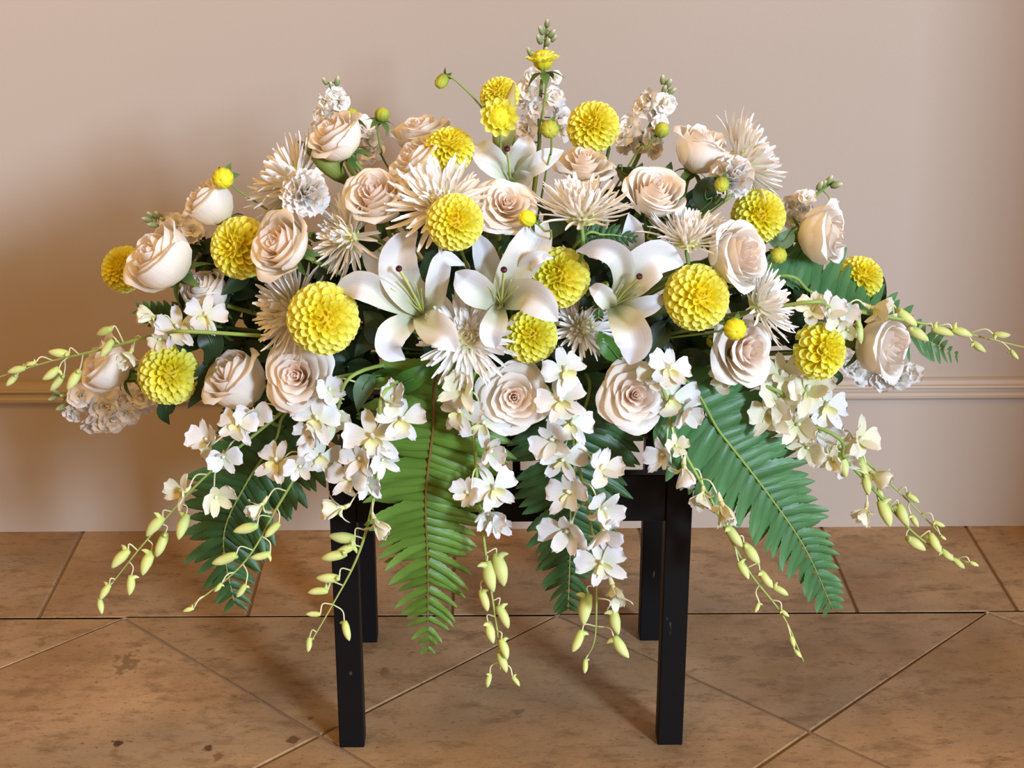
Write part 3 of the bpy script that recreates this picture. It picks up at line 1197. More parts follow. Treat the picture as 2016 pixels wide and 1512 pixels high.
def stock(stem_px, florets, buds, label, off=0.0, fr=24):
    Y0 = DY(stem_px[0][0], stem_px[0][1], off)
    wp = [P(x, y, Y0) for (x, y) in stem_px]
    rm = mat4(frame(V(0, .3, 1)), wp[0])
    inv = rm.inverted()
    root = empty('stock_spike', label, 'flower', rm, 'white stock spikes in the arrangement')
    part_w('stem', tube(wp + [core_point(wp[-1])], [.0016, .0024, .0028, .003], 7, 18), M_STEM, root, rm)
    line = catmull(wp, 20)
    for (x, y, *r_) in florets:
        r = r_[0] if r_ else fr
        p = P(x, y, Y0 - .012 + random.uniform(-.012, .012))
        near = min(line, key=lambda q: (q - p).length)
        d = (p - near)
        d = (d.normalized() * .9 - FWD * .7 + Vector((random.uniform(-.3, .3), 0, random.uniform(-.2, .3)))).normalized()
        R = 1.22 * r * mpp(p)
        o = part('floret', ME_STOCK[random.randrange(4)], root, inv @ mat4(frame(d, random.uniform(0, 6)), p) @ Matrix.Diagonal((R, R, R, 1)))
        pd = part_w('pedicel', tube([near, near.lerp(p, .6), p - d * R * .2], [.0009], 5, 5), M_STEM, root, rm)
    for (x, y, r) in buds:
        p = P(x, y, Y0 - .006)
        near = min(line, key=lambda q: (q - p).length)
        ax = (wp[0] - wp[1]).normalized()
        d = ((p - near).normalized() * .6 + ax * .9) if (p - near).length > 1e-4 else ax
        R = r * mpp(p)
        part('bud', ME_SBUD, root, inv @ mat4(frame(d.normalized()), p) @ Matrix.Diagonal((R, R, R, 1)))
        part_w('pedicel', tube([near, near.lerp(p, .6), p - d.normalized() * R], [.0008], 5, 5), M_STEM, root, rm)


# ------------------------------------------------------------------ dendrobium orchid sprays
def o_petal(L, W, bend, obov, ruff, mat, ph=0.0):
    wl = [.14, .35, .62, .86, 1.0, .92, .30] if obov else [.30, .62, .92, 1.0, .86, .55, .06]
    rows = [0, .14, .32, .52, .72, .90, 1.0]

    def fn(a, b):
        w = W / 2 * lerp_list(wl, rows.index(b) / 6 if b in rows else b)
        return (a * w, L * b * (1 - .10 * a * a * (b > .95)), bend * b * b * L + .16 * w * a * a + ruff * w * math.sin(4 * b + 2.2 * a + ph) * b)
    d = grid(fn, 6, 6, rows)
    return mesh_from('orchid_petal', *d[:2], mat, d[2])


def o_lip(mat):
    def fn(a, b):
        w = lerp_list([.10, .26, .34, .26, .36, .34, .05], b)
        th = 1.25 * (1 - b) + .15
        z = w * (1 - math.cos(a * th)) * 1.5
        return (w * math.sin(a * th) / max(.3, math.sin(th)) if th < 1.5 else w * a, b * .72, z - .30 * b * b + .12 * math.sin(PI * b))
    d = grid(fn, 6, 8)
    col = tube([Vector((0, 0, -.05)), Vector((0, .06, .16)), Vector((0, .12, .30))], [.10, .09, .06], 7, 5)
    spur = tube([Vector((0, .02, -.06)), Vector((0, .10, -.26)), Vector((0, .22, -.38))], [.12, .09, .03], 7, 5)
    q = join_data([xf(d, Matrix.Rotation(PI, 4, 'Z')), col, spur])
    return mesh_from('floret', *q[:2], mat, q[2])


OSET = {}
for key, mt in (('w', M_ORCHID), ('c', M_ORCHID_CREAM)):
    OSET[key] = {
        'petal': [o_petal(1.0, .95, -.10, True, .12, mt), o_petal(1.0, .86, .12, True, .20, mt, 2), o_petal(.95, .98, -.32, True, .16, mt, 4)],
        'sepal': [o_petal(1.0, .46, -.06, False, .05, mt), o_petal(.95, .50, .10, False, .08, mt, 1), o_petal(1.0, .44, -.35, False, .08, mt, 3)],
        'lip': o_lip(M_LIP),
    }
_bd = []
for p_, fat in ((0, .255), (1, .225)):
    ax_ = [Vector((0, -.05, -.5)), Vector((0, .0, -.2)), Vector((0, .02, .15)), Vector((0, 0, .45)), Vector((0, -.02, .62))]
    body = tube(ax_, [.12, .21, fat, .20, .12, .03], 9, 9)
    spur = tube([Vector((0, 0, -.30)), Vector((0, .22, -.42)), Vector((0, .42, -.40))], [.16, .11, .03], 7, 5)
    dd = join_data([body, spur])
    _bd.append(mesh_from('orchid_bud', *dd[:2], M_BUD, dd[2]))


def orchid(stem, florets, buds, label, Y0, Y1, core=True):
    """stem: pixels from the mound outwards. florets: (px,py,r,openness,(facing)|None,key). buds: (px,py,len px)"""
    n = len(stem)
    ys = [Y0 + (Y1 - Y0) * i / (n - 1) for i in range(n)]
    wp = [P(x, y, Y) for (x, y), Y in zip(stem, ys)]
    rm = mat4(frame(V(0, .3, 1)), wp[0])
    inv = rm.inverted()
    root = empty('orchid_spray', label, 'orchid', rm, 'white orchid sprays hanging from the arrangement')
    pts = ([core_point(wp[0])] if core else []) + wp
    part_w('stem', tube(pts, [.0026, .0024, .0022, .0018, .0012, .0008], 7, 8 * len(pts)), M_STEM_ORCH, root, rm)
    line = catmull(wp, 60)

    def near_i(p):
        return min(range(61), key=lambda q: (line[q] - p).length)

    def depth_at(px, py):
        q = P(px, py, (Y0 + Y1) / 2)
        return line[near_i(q)].y

    for (x, y, r, opn, face, key) in florets:
        p = P(x, y, depth_at(x, y) - .012 + random.uniform(-.012, .008))
        i = near_i(p)
        i2 = max(0, i - 4)
        att = line[i2]
        if face is None:
            sx = 1 if (p - line[i]).dot(RGT) > 0 else -1
            face = (sx * random.uniform(.1, .6), random.uniform(-.6, .1), random.uniform(.5, 1))
        ax = V(*face)
        R = 1.12 * r * mpp(p)
        fr = frame(ax, random.uniform(-.5, .5))
        S = OSET[key]
        fm = inv @ mat4(fr, p) @ Matrix.Diagonal((R, R, R, 1))
        fo = part('floret', S['lip'], root, fm)
        tilt = {2: .08, 1: .75, 0: 1.15}[opn]
        for k, (ang, kind) in enumerate(((0, 'sepal'), (72, 'petal'), (-72, 'petal'), (140, 'sepal'), (-140, 'sepal'))):
            a = math.radians(ang + random.uniform(-9, 9))
            tl = tilt + random.uniform(-.22, .3)
            sc = random.uniform(.9, 1.08)
            m = Matrix.Rotation(-a, 4, 'Z') @ Matrix.Rotation(tl, 4, 'X') @ Matrix.Translation((0, .04, 0)) @ Matrix.Diagonal((sc, sc, sc, 1))
            part('petal' if kind == 'petal' else 'sepal', S[kind][random.randrange(3)], fo, m)
        b = p - ax * R * .22
        mid = att.lerp(b, .55) + UP * .010 - FWD * .004
        part_w('pedicel', tube([att, mid, b], [.0012, .0010, .0011], 6, 8), M_PEDICEL, root, rm)
    for (x, y, ln, *dirv) in buds:
        p = P(x, y, depth_at(x, y) - .006 + random.uniform(-.006, .004))
        i = near_i(p)
        att = line[max(0, i - 3)]
        fl = (line[min(60, i + 2)] - line[max(0, i - 2)]).normalized()
        side = (p - line[i])
        sd = side.normalized() if side.length > 1e-5 else RGT
        d = (fl * .8 + sd * .35 - Vector((0, 0, .45))).normalized()
        if dirv:
            d = V(dirv[0], dirv[1], 0)
        L = ln * mpp(p)
        me = _bd[random.randrange(2)]
        part('bud', me, root, inv @ mat4(frame(d, random.uniform(0, 6.28), up=UP), p) @ Matrix.Diagonal((L, L, L, 1)))
        b = p - d * L * .48
        mid = att.lerp(b, .5) + sd * .006 + UP * .006
        part_w('pedicel', tube([att, mid, b], [.0011, .0009, .0010], 6, 8), M_PEDICEL, root, rm)


# ------------------------------------------------------------------ fern fronds
def leaflet(curve, droop, mat, serr=True, n=16):
    def fn(a, b):
        w = .5 * lerp_list([.80, .98, 1.0, .96, .88, .76, .60, .40, .06], b)
        if serr and abs(a) > .99 and 0 < b < 1:
            w *= 1.0 + (.07 if round(b * n) % 2 else -.04)
        base = (.12 * (a > 0)) * max(0, 1 - 6 * b)
        return (a * w, b, 0, w)
    v, f, u = grid(lambda a, b: fn(a, b)[:3], 4, n)
    return v, f, u


def leaflet_mesh(curve, droop, mat, ratio):
    v, f, u = leaflet(curve, droop, mat)
    out = []
    for p in v:
        b = p.y
        x = p.x * ratio
        out.append(Vector((x + curve * b * b, b - .25 * abs(droop) * b * b, -droop * b * b - .22 * abs(x) + .02 * math.sin(7 * b + 3 * p.x))))
    return mesh_from('leaflet', out, f, mat, u)


LEAFLETS = {}
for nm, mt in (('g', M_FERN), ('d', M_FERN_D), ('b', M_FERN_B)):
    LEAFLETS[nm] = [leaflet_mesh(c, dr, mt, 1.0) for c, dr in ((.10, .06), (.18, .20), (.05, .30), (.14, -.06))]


def fern(pts, n, lens, wid, label, kind='g', Yc=None, nrm=(0, .15, 1), angs=(8, 35), skip=None, side_scale=(1, 1), cup=.0, stemw=.0022):
    """pts: (px,py,Y); lens: leaflet length in px along the rachis; wid: leaflet width px (list)"""
    wp = [P(*q) for q in pts]
    rm = mat4(frame(V(*nrm)), wp[0])
    inv = rm.inverted()
    root = empty('fern_frond', label, 'fern', rm, 'green fern fronds in the arrangement')
    part_w('rachis', tube([core_point(wp[0])] + wp, [stemw * 1.2, stemw, stemw * .8, stemw * .5, .0005], 6, 40), M_RACHIS if kind == 'g' else M_STEM, root, rm)
    c = catmull(wp, 200)
    nv0 = V(*nrm)
    for i in range(n):
        b = (i + .5) / n
        b = b ** .92
        k = min(199, max(1, int(b * 200)))
        p = c[k]
        t = (c[k + 1] - c[k - 1]).normalized()
        nv = (nv0 - t * nv0.dot(t)).normalized()
        s = t.cross(nv).normalized()
        for sd in (1, -1):
            if skip and skip(b, sd):
                continue
            L = lerp_list(lens, b) * mpp(p) * side_scale[0 if sd > 0 else 1] * random.uniform(.9, 1.06)
            W = lerp_list(wid, b) * mpp(p) * random.uniform(.92, 1.05)
            al = math.radians(angs[0] + (angs[1] - angs[0]) * b + random.uniform(-5, 5))
            d = (s * sd * math.cos(al) + t * math.sin(al) + nv * (cup + random.uniform(-.10, .10))).normalized()
            z = (nv + s * random.uniform(-.25, .25) + t * random.uniform(-.18, .3)).normalized()
            z = (z - d * z.dot(d)).normalized()
            x = d.cross(z)
            if sd < 0:
                x = -x
            # local +x bends towards the frond tip
            if x.dot(t) < 0:
                x = -x
            m = Matrix((x * W, d * L, z * L * .8)).transposed().to_4x4()
            m.translation = p + nv * .0008
            part('leaflet', LEAFLETS[kind][random.randrange(4)], root, inv @ m)


# ------------------------------------------------------------------ broad leaves
def leaf(pts, w, label, mat, Y=None, off=0.02, name='leaf_blade', twist=0.0, fold=.25):
    Y0 = Y if Y else DY(pts[0][0], pts[0][1], off)
    wp = [P(x, y, Y0 + dy) for (x, y, dy) in pts]
    s = mpp(wp[0])
    rm = mat4(frame(V(0, .2, 1)), wp[0])
    root = empty('salal_leaf', label, 'leaf', rm, 'broad green leaves in the arrangement')
    wid = [q * w * s for q in (.12, .62, .95, 1.0, .9, .66, .35, .03)]
    part_w('blade', ribbon(wp, wid, 14, 4, fold, .05, twist=twist), mat, root, rm)
    cp_ = core_point(wp[0])
    part_w('petiole', tube([wp[0].lerp(cp_, .9), wp[0].lerp(cp_, .4) - Vector((0, 0, .004)), wp[0]] + catmull(wp, 6)[1:4], [.0016, .0014, .0009, .0006], 5, 12), M_SEPAL, root, rm)


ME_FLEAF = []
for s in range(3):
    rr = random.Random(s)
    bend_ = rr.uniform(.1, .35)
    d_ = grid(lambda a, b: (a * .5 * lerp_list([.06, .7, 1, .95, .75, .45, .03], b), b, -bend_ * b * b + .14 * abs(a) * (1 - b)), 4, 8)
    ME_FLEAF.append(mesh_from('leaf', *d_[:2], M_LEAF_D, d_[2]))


def sprig(px, py, dirv, label, n=9, size=75, off=.06):
    """a dark leafy sprig filling the mound behind the blooms"""
    Y = DY(px, py, off)
    p = P(px, py, Y)
    d = V(*dirv)
    core = core_point(p)
    rm = mat4(frame(d), p)
    inv = rm.inverted()
    root = empty('salal_sprig', label, 'foliage', rm, 'dark leafy sprigs inside the mound')
    ln = [core, core.lerp(p, .6), p, p + d * .05]
    part_w('stem', tube(ln, [.0022, .0018, .001], 6, 14), M_SEPAL, root, rm)
    c = catmull(ln, 30)
    for i in range(n):
        q = c[30 - int(i * 17 / n)]
        a = i * 2.4
        S = size * mpp(q) * random.uniform(.8, 1.2)
        x = d.orthogonal().normalized()
        y = d.cross(x)
        dr = (x * math.cos(a) + y * math.sin(a) + d * .5).normalized()
        z = (V(0, .3, 1) + d * .3)
        z = (z - dr * z.dot(dr)).normalized()
        m = Matrix((dr.cross(z) * S * .55, dr * S, z * S)).transposed().to_4x4()
        m.translation = q
        part('leaf', ME_FLEAF[random.randrange(3)], root, inv @ m)


# ================================================================== THE ARRANGEMENT
# ---- roses: pixel centre, bloom width, kind, facing (right, up, towards the viewer), label
rose(320, 512, 142, 'bud', (-.62, .50, .50), 'tall white rose with pointed tip beside the outermost yellow dahlia on the shaded side', -.03, hs=.75)
rose(416, 402, 92, 'bud', (-.62, .62, .40), 'small cream rose under the yellow bud with green sepals, over the brown shaded wall', 0)
rose(553, 482, 124, 'cup', (-.60, .28, .72), 'cream rose overlapping the deep yellow dahlia, peach heart turned sideways', -.05, hs=.85)
rose(408, 578, 88, 'bud', (-.30, .60, .55), 'shaded cream rose bud just above the wide open white orchid florets', .03)
rose(662, 270, 106, 'cup', (-.52, .66, .52), 'cream rose under the small white stock spike, high on the mound', 0, roll=1.0)
rose(741, 388, 116, 'cup', (-.20, .55, .78), 'peach-hearted rose between two spider chrysanthemums, below the paired roses', -.01)
rose(832, 262, 112, 'cup', (-.15, .92, .35), 'cream rose standing behind another rose and a yellow dahlia', .06, hs=.8)
rose(826, 328, 112, 'bud', (-.55, .62, .45), 'cream rose leaning against the dahlia, partly behind chrysanthemum petals', .02, hs=.85)
rose(998, 402, 108, 'open', (.12, .35, .92), 'open blush rose with peach centre directly beside the top centre dahlia', -.03)
rose(1150, 318, 108, 'open', (.05, .80, .58), 'pale rose seen from its rim under a yellow dahlia and behind a chrysanthemum', .03)
rose(1378, 296, 104, 'bud', (.32, .80, .40), 'tall cream rose above the white carnation, against the pink wall', .02, hs=.9)
rose(1290, 380, 108, 'cup', (.18, .62, .76), 'cream rose between two spider chrysanthemums below the tall stock spike', 0)
rose(1452, 502, 124, 'cup', (.66, .12, .72), 'large peach rose with its open face turned aside, below a chrysanthemum', -.04)
rose(1617, 462, 116, 'bud', (.80, .02, .45), 'cream rose with brown-green sepals at its back, out near the wall', 0, hs=.8)
rose(1472, 692, 124, 'open', (.50, .05, .86), 'cream rose beneath the yellow bud and the white feathery chrysanthemum', -.04, hs=1.2)
rose(1734, 682, 118, 'bud', (.62, -.05, .55), 'outermost cream rose below the green orchid stem and fern tip', -.045, hs=.85)
rose(1250, 778, 124, 'open', (.10, .05, 1), 'open cream rose at the lower edge, over the black stool frame', -.06)
rose(1012, 782, 122, 'open', (.04, -.02, 1), 'open blush rose with pink heart hanging among orchids at bottom centre', -.065)
rose(585, 740, 130, 'open', (-.20, .05, .97), 'open peach rose with swirled heart beneath the biggest yellow dahlia', -.06)
rose(468, 752, 122, 'bud', (-.52, .55, .55), 'tall peach rose with pointed petals beside the open peach rose', -.02, hs=.95)
rose(212, 722, 104, 'bud', (-.72, .40, .45), 'white rose partly covered by orchid buds, above the low stock cluster', -.02, hs=.85)

# ---- dahlias
dahlia(245, 530, 92, (-.45, .20, .85), 'outermost yellow dahlia, half hidden by a white rose', .03)
dahlia(474, 488, 122, (-.50, .05, .84), 'deep yellow dahlia tucked behind the sideways cream rose', .0)
dahlia(895, 437, 112, (.0, .20, 1), 'yellow dahlia in front of the shaggy chrysanthemum at the top centre', -.08)
dahlia(636, 627, 142, (-.02, .02, 1), 'biggest yellow dahlia, directly above the open peach rose', -.06)
dahlia(333, 737, 120, (.25, .35, .9), 'yellow dahlia low on the shaded side with dark leaves below', -.03)
dahlia(884, 296, 100, (.0, .72, .68), 'pale yellow dahlia nestled between two cream roses at the top', .01)
dahlia(984, 188, 78, (-.25, .55, .78), 'yellow dahlia behind the half-open lily bud near the peak', .05)
dahlia(1168, 250, 104, (-.30, .40, .86), 'yellow dahlia standing above the rose rim, against the wall', .03)
dahlia(1101, 546, 120, (-.28, .28, .92), 'yellow dahlia wedged between two open white lilies', -.01)
dahlia(1044, 662, 106, (-.08, .25, .96), 'yellow dahlia under the lower tepal of the middle lily', .0)
dahlia(1371, 585, 130, (.22, .12, .96), 'large yellow dahlia beside the lily, above the dark hollow', -.05)
dahlia(1493, 425, 106, (-.05, .25, .95), 'yellow dahlia between feathery chrysanthemum and the sideways peach rose', .02)
dahlia(1612, 690, 112, (.62, .05, .75), 'loose-petalled yellow dahlia turned aside, under the fern', -.045, lay=2)
dahlia(1692, 548, 92, (.15, .50, .82), 'yellow dahlia behind the dark fern leaflets near the pink wall', .06)

# ---- spider chrysanthemums
mum(585, 365, 122, (-.82, .52, .22), 'white chrysanthemum fanning out to the shaded wall, high on the mound', .05, spread=95)
mum(690, 468, 95, (-.72, .08, .62), 'white chrysanthemum with drooping petals above the first lily', .0, spread=105)
mum(868, 408, 112, (-.02, .42, .88), 'cream chrysanthemum almost covered by the yellow dahlia at its centre', -.03)
mum(1145, 432, 112, (.02, .92, .42), 'white chrysanthemum like an upturned brush below the pale rose', -.03, spread=84)
mum(1352, 480, 98, (.10, .88, .42), 'white chrysanthemum with upright petals over the lily and large dahlia', -.02, spread=84)
mum(1456, 325, 112, (.80, .42, .25), 'white chrysanthemum fanning out over the pink wall, behind the carnation', .05, spread=88)
mum(585, 612, 112, (-.78, .04, .52), 'shaded cream chrysanthemum fanning out behind the biggest dahlia', -.0)
mum(918, 664, 106, (.0, .05, 1), 'wide open chrysanthemum with yellowish eye between two lilies', -.02, N=165, spread=90, start=22)
mum(1146, 648, 74, (.30, .25, .88), 'small incurved chrysanthemum between dahlia and white lily', .03, N=150, spread=92, start=20)
mum(1488, 606, 96, (.80, .35, .42), 'white feathery chrysanthemum above the cream rose and yellow bud', -.03, spread=85)

# ---- carnations
carnation(602, 380, 96, (.42, .30, .80), 'white ruffled carnation beside the fanning chrysanthemum, on the shaded side', -.02)
carnation(1440, 350, 92, (.25, .38, .80), 'white ruffled carnation below the tall cream rose', -.01)

# ---- lilies
lily((832, 615), [
    ([(834, 612, .03), (808, 580, -.005), (785, 535, -.02), (790, 490, -.01), (822, 455, .01)], 88),
    ([(825, 612, .04), (785, 570, .02), (745, 525, .02), (712, 494, .03)], 62),
    ([(826, 618, .03), (775, 592, -.01), (722, 565, -.025), (690, 562, -.02), (660, 574, -.005)], 66),
    ([(838, 612, .03), (855, 590, .0), (862, 548, -.02), (876, 510, -.02), (915, 522, .0)], 50),
    ([(828, 618, .03), (846, 640, -.03), (874, 660, -.055), (897, 692, -.055)], 74),
    ([(822, 622, .03), (792, 640, -.01), (770, 662, -.03), (768, 690, -.03), (798, 708, -.01)], 66),
], ((834, 618), (786, 530)), 'first white lily from the biggest dahlia, beside the wide open chrysanthemum', -.03)
lily((986, 598), [
    ([(986, 592, .03), (1005, 550, -.01), (1035, 500, -.02), (1060, 462, -.005), (1078, 436, .015)], 84),
    ([(982, 588, .04), (966, 540, .02), (952, 495, .01), (938, 458, .02)], 58),
    ([(982, 600, .03), (948, 580, -.02), (918, 555, -.03), (897, 535, -.02)], 72),
    ([(990, 598, .03), (1030, 580, -.03), (1068, 600, -.05), (1098, 632, -.045)], 74),
    ([(985, 602, .03), (975, 632, -.02), (968, 660, -.03), (975, 686, -.02)], 58),
    ([(992, 592, .03), (1025, 555, .01), (1038, 522, -.02), (1062, 506, -.03), (1090, 508, -.01)], 36),
], ((987, 600), (992, 532)), 'middle white lily overlapping two yellow dahlias', -.035)
lily((1206, 600), [
    ([(1208, 598, .03), (1228, 550, -.01), (1218, 508, -.03), (1180, 490, -.03), (1134, 494, -.01)], 56),
    ([(1214, 590, .05), (1236, 520, .04), (1246, 460, .03), (1238, 420, .03)], 58),
    ([(1210, 596, .03), (1250, 545, -.015), (1295, 508, -.02), (1346, 520, .01)], 88),
    ([(1208, 602, .03), (1236, 640, -.035), (1250, 680, -.045), (1240, 718, -.035)], 82),
    ([(1204, 606, .03), (1196, 592, -.01), (1180, 575, -.02), (1160, 566, -.01)], 46),
    ([(1212, 602, .03), (1248, 608, .0), (1280, 600, -.01), (1316, 584, .0)], 48),
], ((1206, 602), (1258, 545)), 'white lily with one long tepal pointing down, beside the large dahlia', -.03)
lily((1010, 352), [
    ([(1008, 350, .03), (978, 325, .0), (952, 300, .0), (934, 285, .02)], 62),
    ([(1012, 348, .03), (1022, 318, .01), (1034, 290, .0), (1040, 266, .01)], 58),
    ([(1014, 352, .03), (1045, 330, .0), (1078, 310, .0), (1110, 296, .01)], 46),
    ([(1010, 352, .03), (1030, 352, .0), (1052, 345, -.01)], 40),
], ((1005, 356), (998, 294)), 'small lily behind the blush rose, below the tall centre spike', .02, stamens=False)
lily_bud([(985, 312, .02), (990, 270, .0), (998, 225, .0), (1012, 164, .0)], 48, 'half-open pale green lily bud with brown tip near the peak', M_LILYBUD, DY(990, 220, .0))
lily_bud([(688, 362, .02), (660, 336, .0), (626, 306, .0), (588, 278, .01)], 42, 'olive green closed lily bud under the high cream rose', M_POD, DY(640, 320, .03))

# ---- dahlia buds
bud(439, 351, 22, (-.15, -.35, .92), [(462, 370, .01), (500, 395, .02), (545, 425, .03)], 'round yellow bud on a bare stem over the brown shaded wall', True, -.03)
bud(870, 160, 13, (-.55, -.75, .3), [(884, 150, .0), (905, 165, .0), (950, 215, .02), (985, 300, .05)], 'small olive bud nodding from a bent stem above the mound', False, .0, long=1.3)
bud(752, 226, 15, (.2, .8, .35), [(743, 255, .0), (752, 300, .01), (770, 340, .03)], 'dark sepalled green bud on a thin stem above the two roses', False, .02, sepal=1.9)
bud(983, 231, 31, (.05, -.1, 1), [(984, 265, .02), (986, 300, .03), (990, 340, .05)], 'half-open small yellow flower in front of the lily bud', True, -.06, opening=3, sepal=.8)
bud(1069, 118, 28, (-.05, .92, .3), [(1076, 150, .0), (1072, 200, .0), (1060, 260, .01), (1058, 300, .03)], 'cup-shaped yellow flower opening near the top of the spike', True, -.03, opening=3, sepal=1.2)
bud(1082, 254, 19, (-.1, -.35, .9), [(1086, 275, .01), (1084, 305, .02), (1074, 345, .04)], 'round yellow-green bud in front of the tall stock spike', False, -.05)
bud(1303, 256, 15, (.3, .35, .8), [(1289, 268, .01), (1270, 295, .02), (1238, 325, .04)], 'green bud on a curved stem before the stock spike with cupped sepals', False, -.02, long=1.15)
bud(1421, 363, 15, (-.2, -.5, .7), [(1432, 378, .01), (1425, 395, .03), (1410, 410, .05)], 'yellow-green bud in front of the white carnation', False, -.05, long=1.3)
bud(1038, 430, 17, (-.6, .3, .6), [(1055, 438, .0), (1072, 455, .0), (1082, 478, .02)], 'yellow bud with green sepals nodding below the blush rose', True, -.06, long=1.15)
bud(1533, 503, 17, (.0, -.1, 1), [(1520, 522, .02), (1500, 530, .03), (1480, 535, .05)], 'olive yellow bud beside the sideways peach rose', False, -.02)
bud(1447, 648, 23, (.0, -.35, .9), [(1440, 625, .03), (1425, 640, .05), (1400, 655, .06)], 'round yellow bud resting on the shoulder of a cream rose', True, -.08)
bud(693, 226, 13, (.0, .7, .5), [(694, 245, .02), (698, 280, .03), (704, 320, .05)], 'green sepal star beside the small stock spike, above the rose', False, .04, sepal=2.1)
bud(1403, 672, 13, (-.3, .1, .9), [(1395, 660, .03), (1350, 655, .05), (1310, 650, .07)], 'half-hidden olive bud in the dark hollow beside the cream rose', False, .03)

# ---- stock spikes
stock([(650, 165), (668, 225), (690, 290), (700, 350)], [(660, 186, 18), (640, 200, 15), (672, 200, 20), (634, 228, 20), (660, 232, 18), (728, 270, 24), (722, 300, 22), (742, 292, 22), (715, 250, 22), (632, 250, 20)],
      [(640, 160, 9), (664, 160, 11), (652, 168, 9), (634, 190, 8)], 'white stock spike with cream buds rising behind the high cream rose', .07, 22)
stock([(1077, 48), (1070, 120), (1062, 220), (1058, 330)], [(1038, 175, 22), (1050, 150, 18), (1094, 152, 13), (1030, 192, 22), (1098, 205, 24), (1104, 232, 24), (1090, 190, 20), (1036, 252, 26), (1024, 275, 22), (1112, 255, 22), (1058, 212, 20), (1030, 290, 20)],
      [(1077, 46, 10), (1066, 60, 11), (1086, 66, 11), (1062, 78, 11), (1078, 84, 11), (1090, 76, 9), (1044, 103, 11), (1074, 100, 10)], 'tallest white stock spike, green buds at the very top of the mound', .05)
stock([(1312, 162), (1290, 225), (1262, 285), (1235, 350)], [(1278, 195, 20), (1262, 212, 20), (1308, 206, 22), (1292, 222, 20), (1322, 205, 14), (1238, 250, 24), (1234, 285, 22), (1260, 280, 22), (1286, 272, 22), (1300, 245, 18), (1290, 296, 18), (1225, 268, 20)],
      [(1305, 157, 11), (1316, 164, 12), (1308, 175, 10), (1322, 180, 11)], 'white stock spike with green tip standing beside the tall cream rose', .04)
stock([(304, 428), (345, 452), (392, 490), (440, 540)], [(332, 442, 22), (352, 468, 24), (376, 455, 24), (398, 478, 24), (382, 505, 24), (345, 438, 18), (408, 505, 22), (368, 482, 22)],
      [(290, 432, 11), (302, 442, 12), (312, 424, 11), (322, 434, 10), (296, 422, 8)], 'shaded stock spike behind the tall white rose on the dim side', .05)
stock([(104, 776), (160, 786), (220, 780), (290, 760)], [(158, 778, 24), (176, 800, 26), (140, 815, 20), (165, 775, 22), (206, 800, 28), (240, 786, 30), (262, 800, 28), (278, 778, 26), (196, 832, 24), (178, 838, 20), (222, 828, 26), (250, 815, 24), (290, 800, 20)],
      [(122, 802, 12), (104, 784, 9), (112, 772, 9), (126, 780, 9)], 'low white stock cluster hanging before the baseboard moulding', .0, 26)
stock([(1640, 356), (1605, 385), (1575, 410), (1530, 440)], [(1575, 395, 20), (1556, 408, 22), (1580, 412, 20), (1590, 388, 16), (1560, 430, 20)],
      [(1633, 354, 11), (1646, 364, 13), (1614, 366, 11), (1642, 398, 10), (1622, 362, 9)], 'thin stock spike with budded tip behind the sepalled cream rose', .05)
stock([(1805, 735), (1770, 740), (1720, 735), (1660, 720)], [(1685, 725, 24), (1705, 738, 24), (1740, 748, 24), (1772, 744, 24), (1796, 735, 20), (1668, 712, 22), (1752, 728, 22)],
      [(1812, 728, 8), (1802, 742, 8)], 'pale stock cluster beneath the outermost rose, above the moulding', .05)

# ---- orchid sprays
orchid([(420, 655), (310, 660), (200, 688), (90, 714), (-20, 748)],
       [(306, 624, 32, 0, (-.7, .1, .5), 'c'), (352, 646, 42, 2, (-.2, .05, 1), 'w'), (402, 622, 40, 2, (.35, .1, .9), 'w'), (258, 694, 36, 0, (-.2, -.5, .6), 'c'), (318, 668, 26, 1, (-.3, -.3, .8), 'c')],
       [(207, 652, 36), (212, 684, 40, -.5, -.7), (118, 695, 38, -1, .1), (102, 735, 36, -.7, -.5), (114, 752, 38, -.6, -.7), (146, 746, 42, -.5, -.8), (34, 728, 32, -1, -.25), (24, 748, 28, -.7, -.7), (62, 716, 18, -1, -.3)],
       'orchid spray reaching out over the shaded wall over the moulding', 1.90, 2.05)
orchid([(628, 752), (545, 820), (400, 942), (290, 1062), (205, 1168)],
       [(412, 872, 44, 1, (-.4, .3, .8), 'w'), (440, 900, 38, 1, (.1, -.3, .9), 'w'), (470, 835, 40, 2, (-.3, .2, .8), 'w'), (500, 815, 38, 1, (.1, -.2, .9), 'w'), (362, 968, 38, 1, (-.5, -.1, .7), 'c'), (424, 978, 42, 1, (.35, -.3, .7), 'c')],
       [(306, 1034, 46, -.6, -.7), (360, 1034, 48, -.3, -.9), (318, 1070, 46, -.35, -.9), (238, 1098, 44, -.65, -.7), (290, 1106, 46, -.35, -.9), (257, 1150, 36, -.1, -1), (207, 1164, 32, -.5, -.8), (198, 1192, 28, .15, -1)],
       'long orchid spray hanging furthest out before the shaded baseboard', 1.90, 1.94)
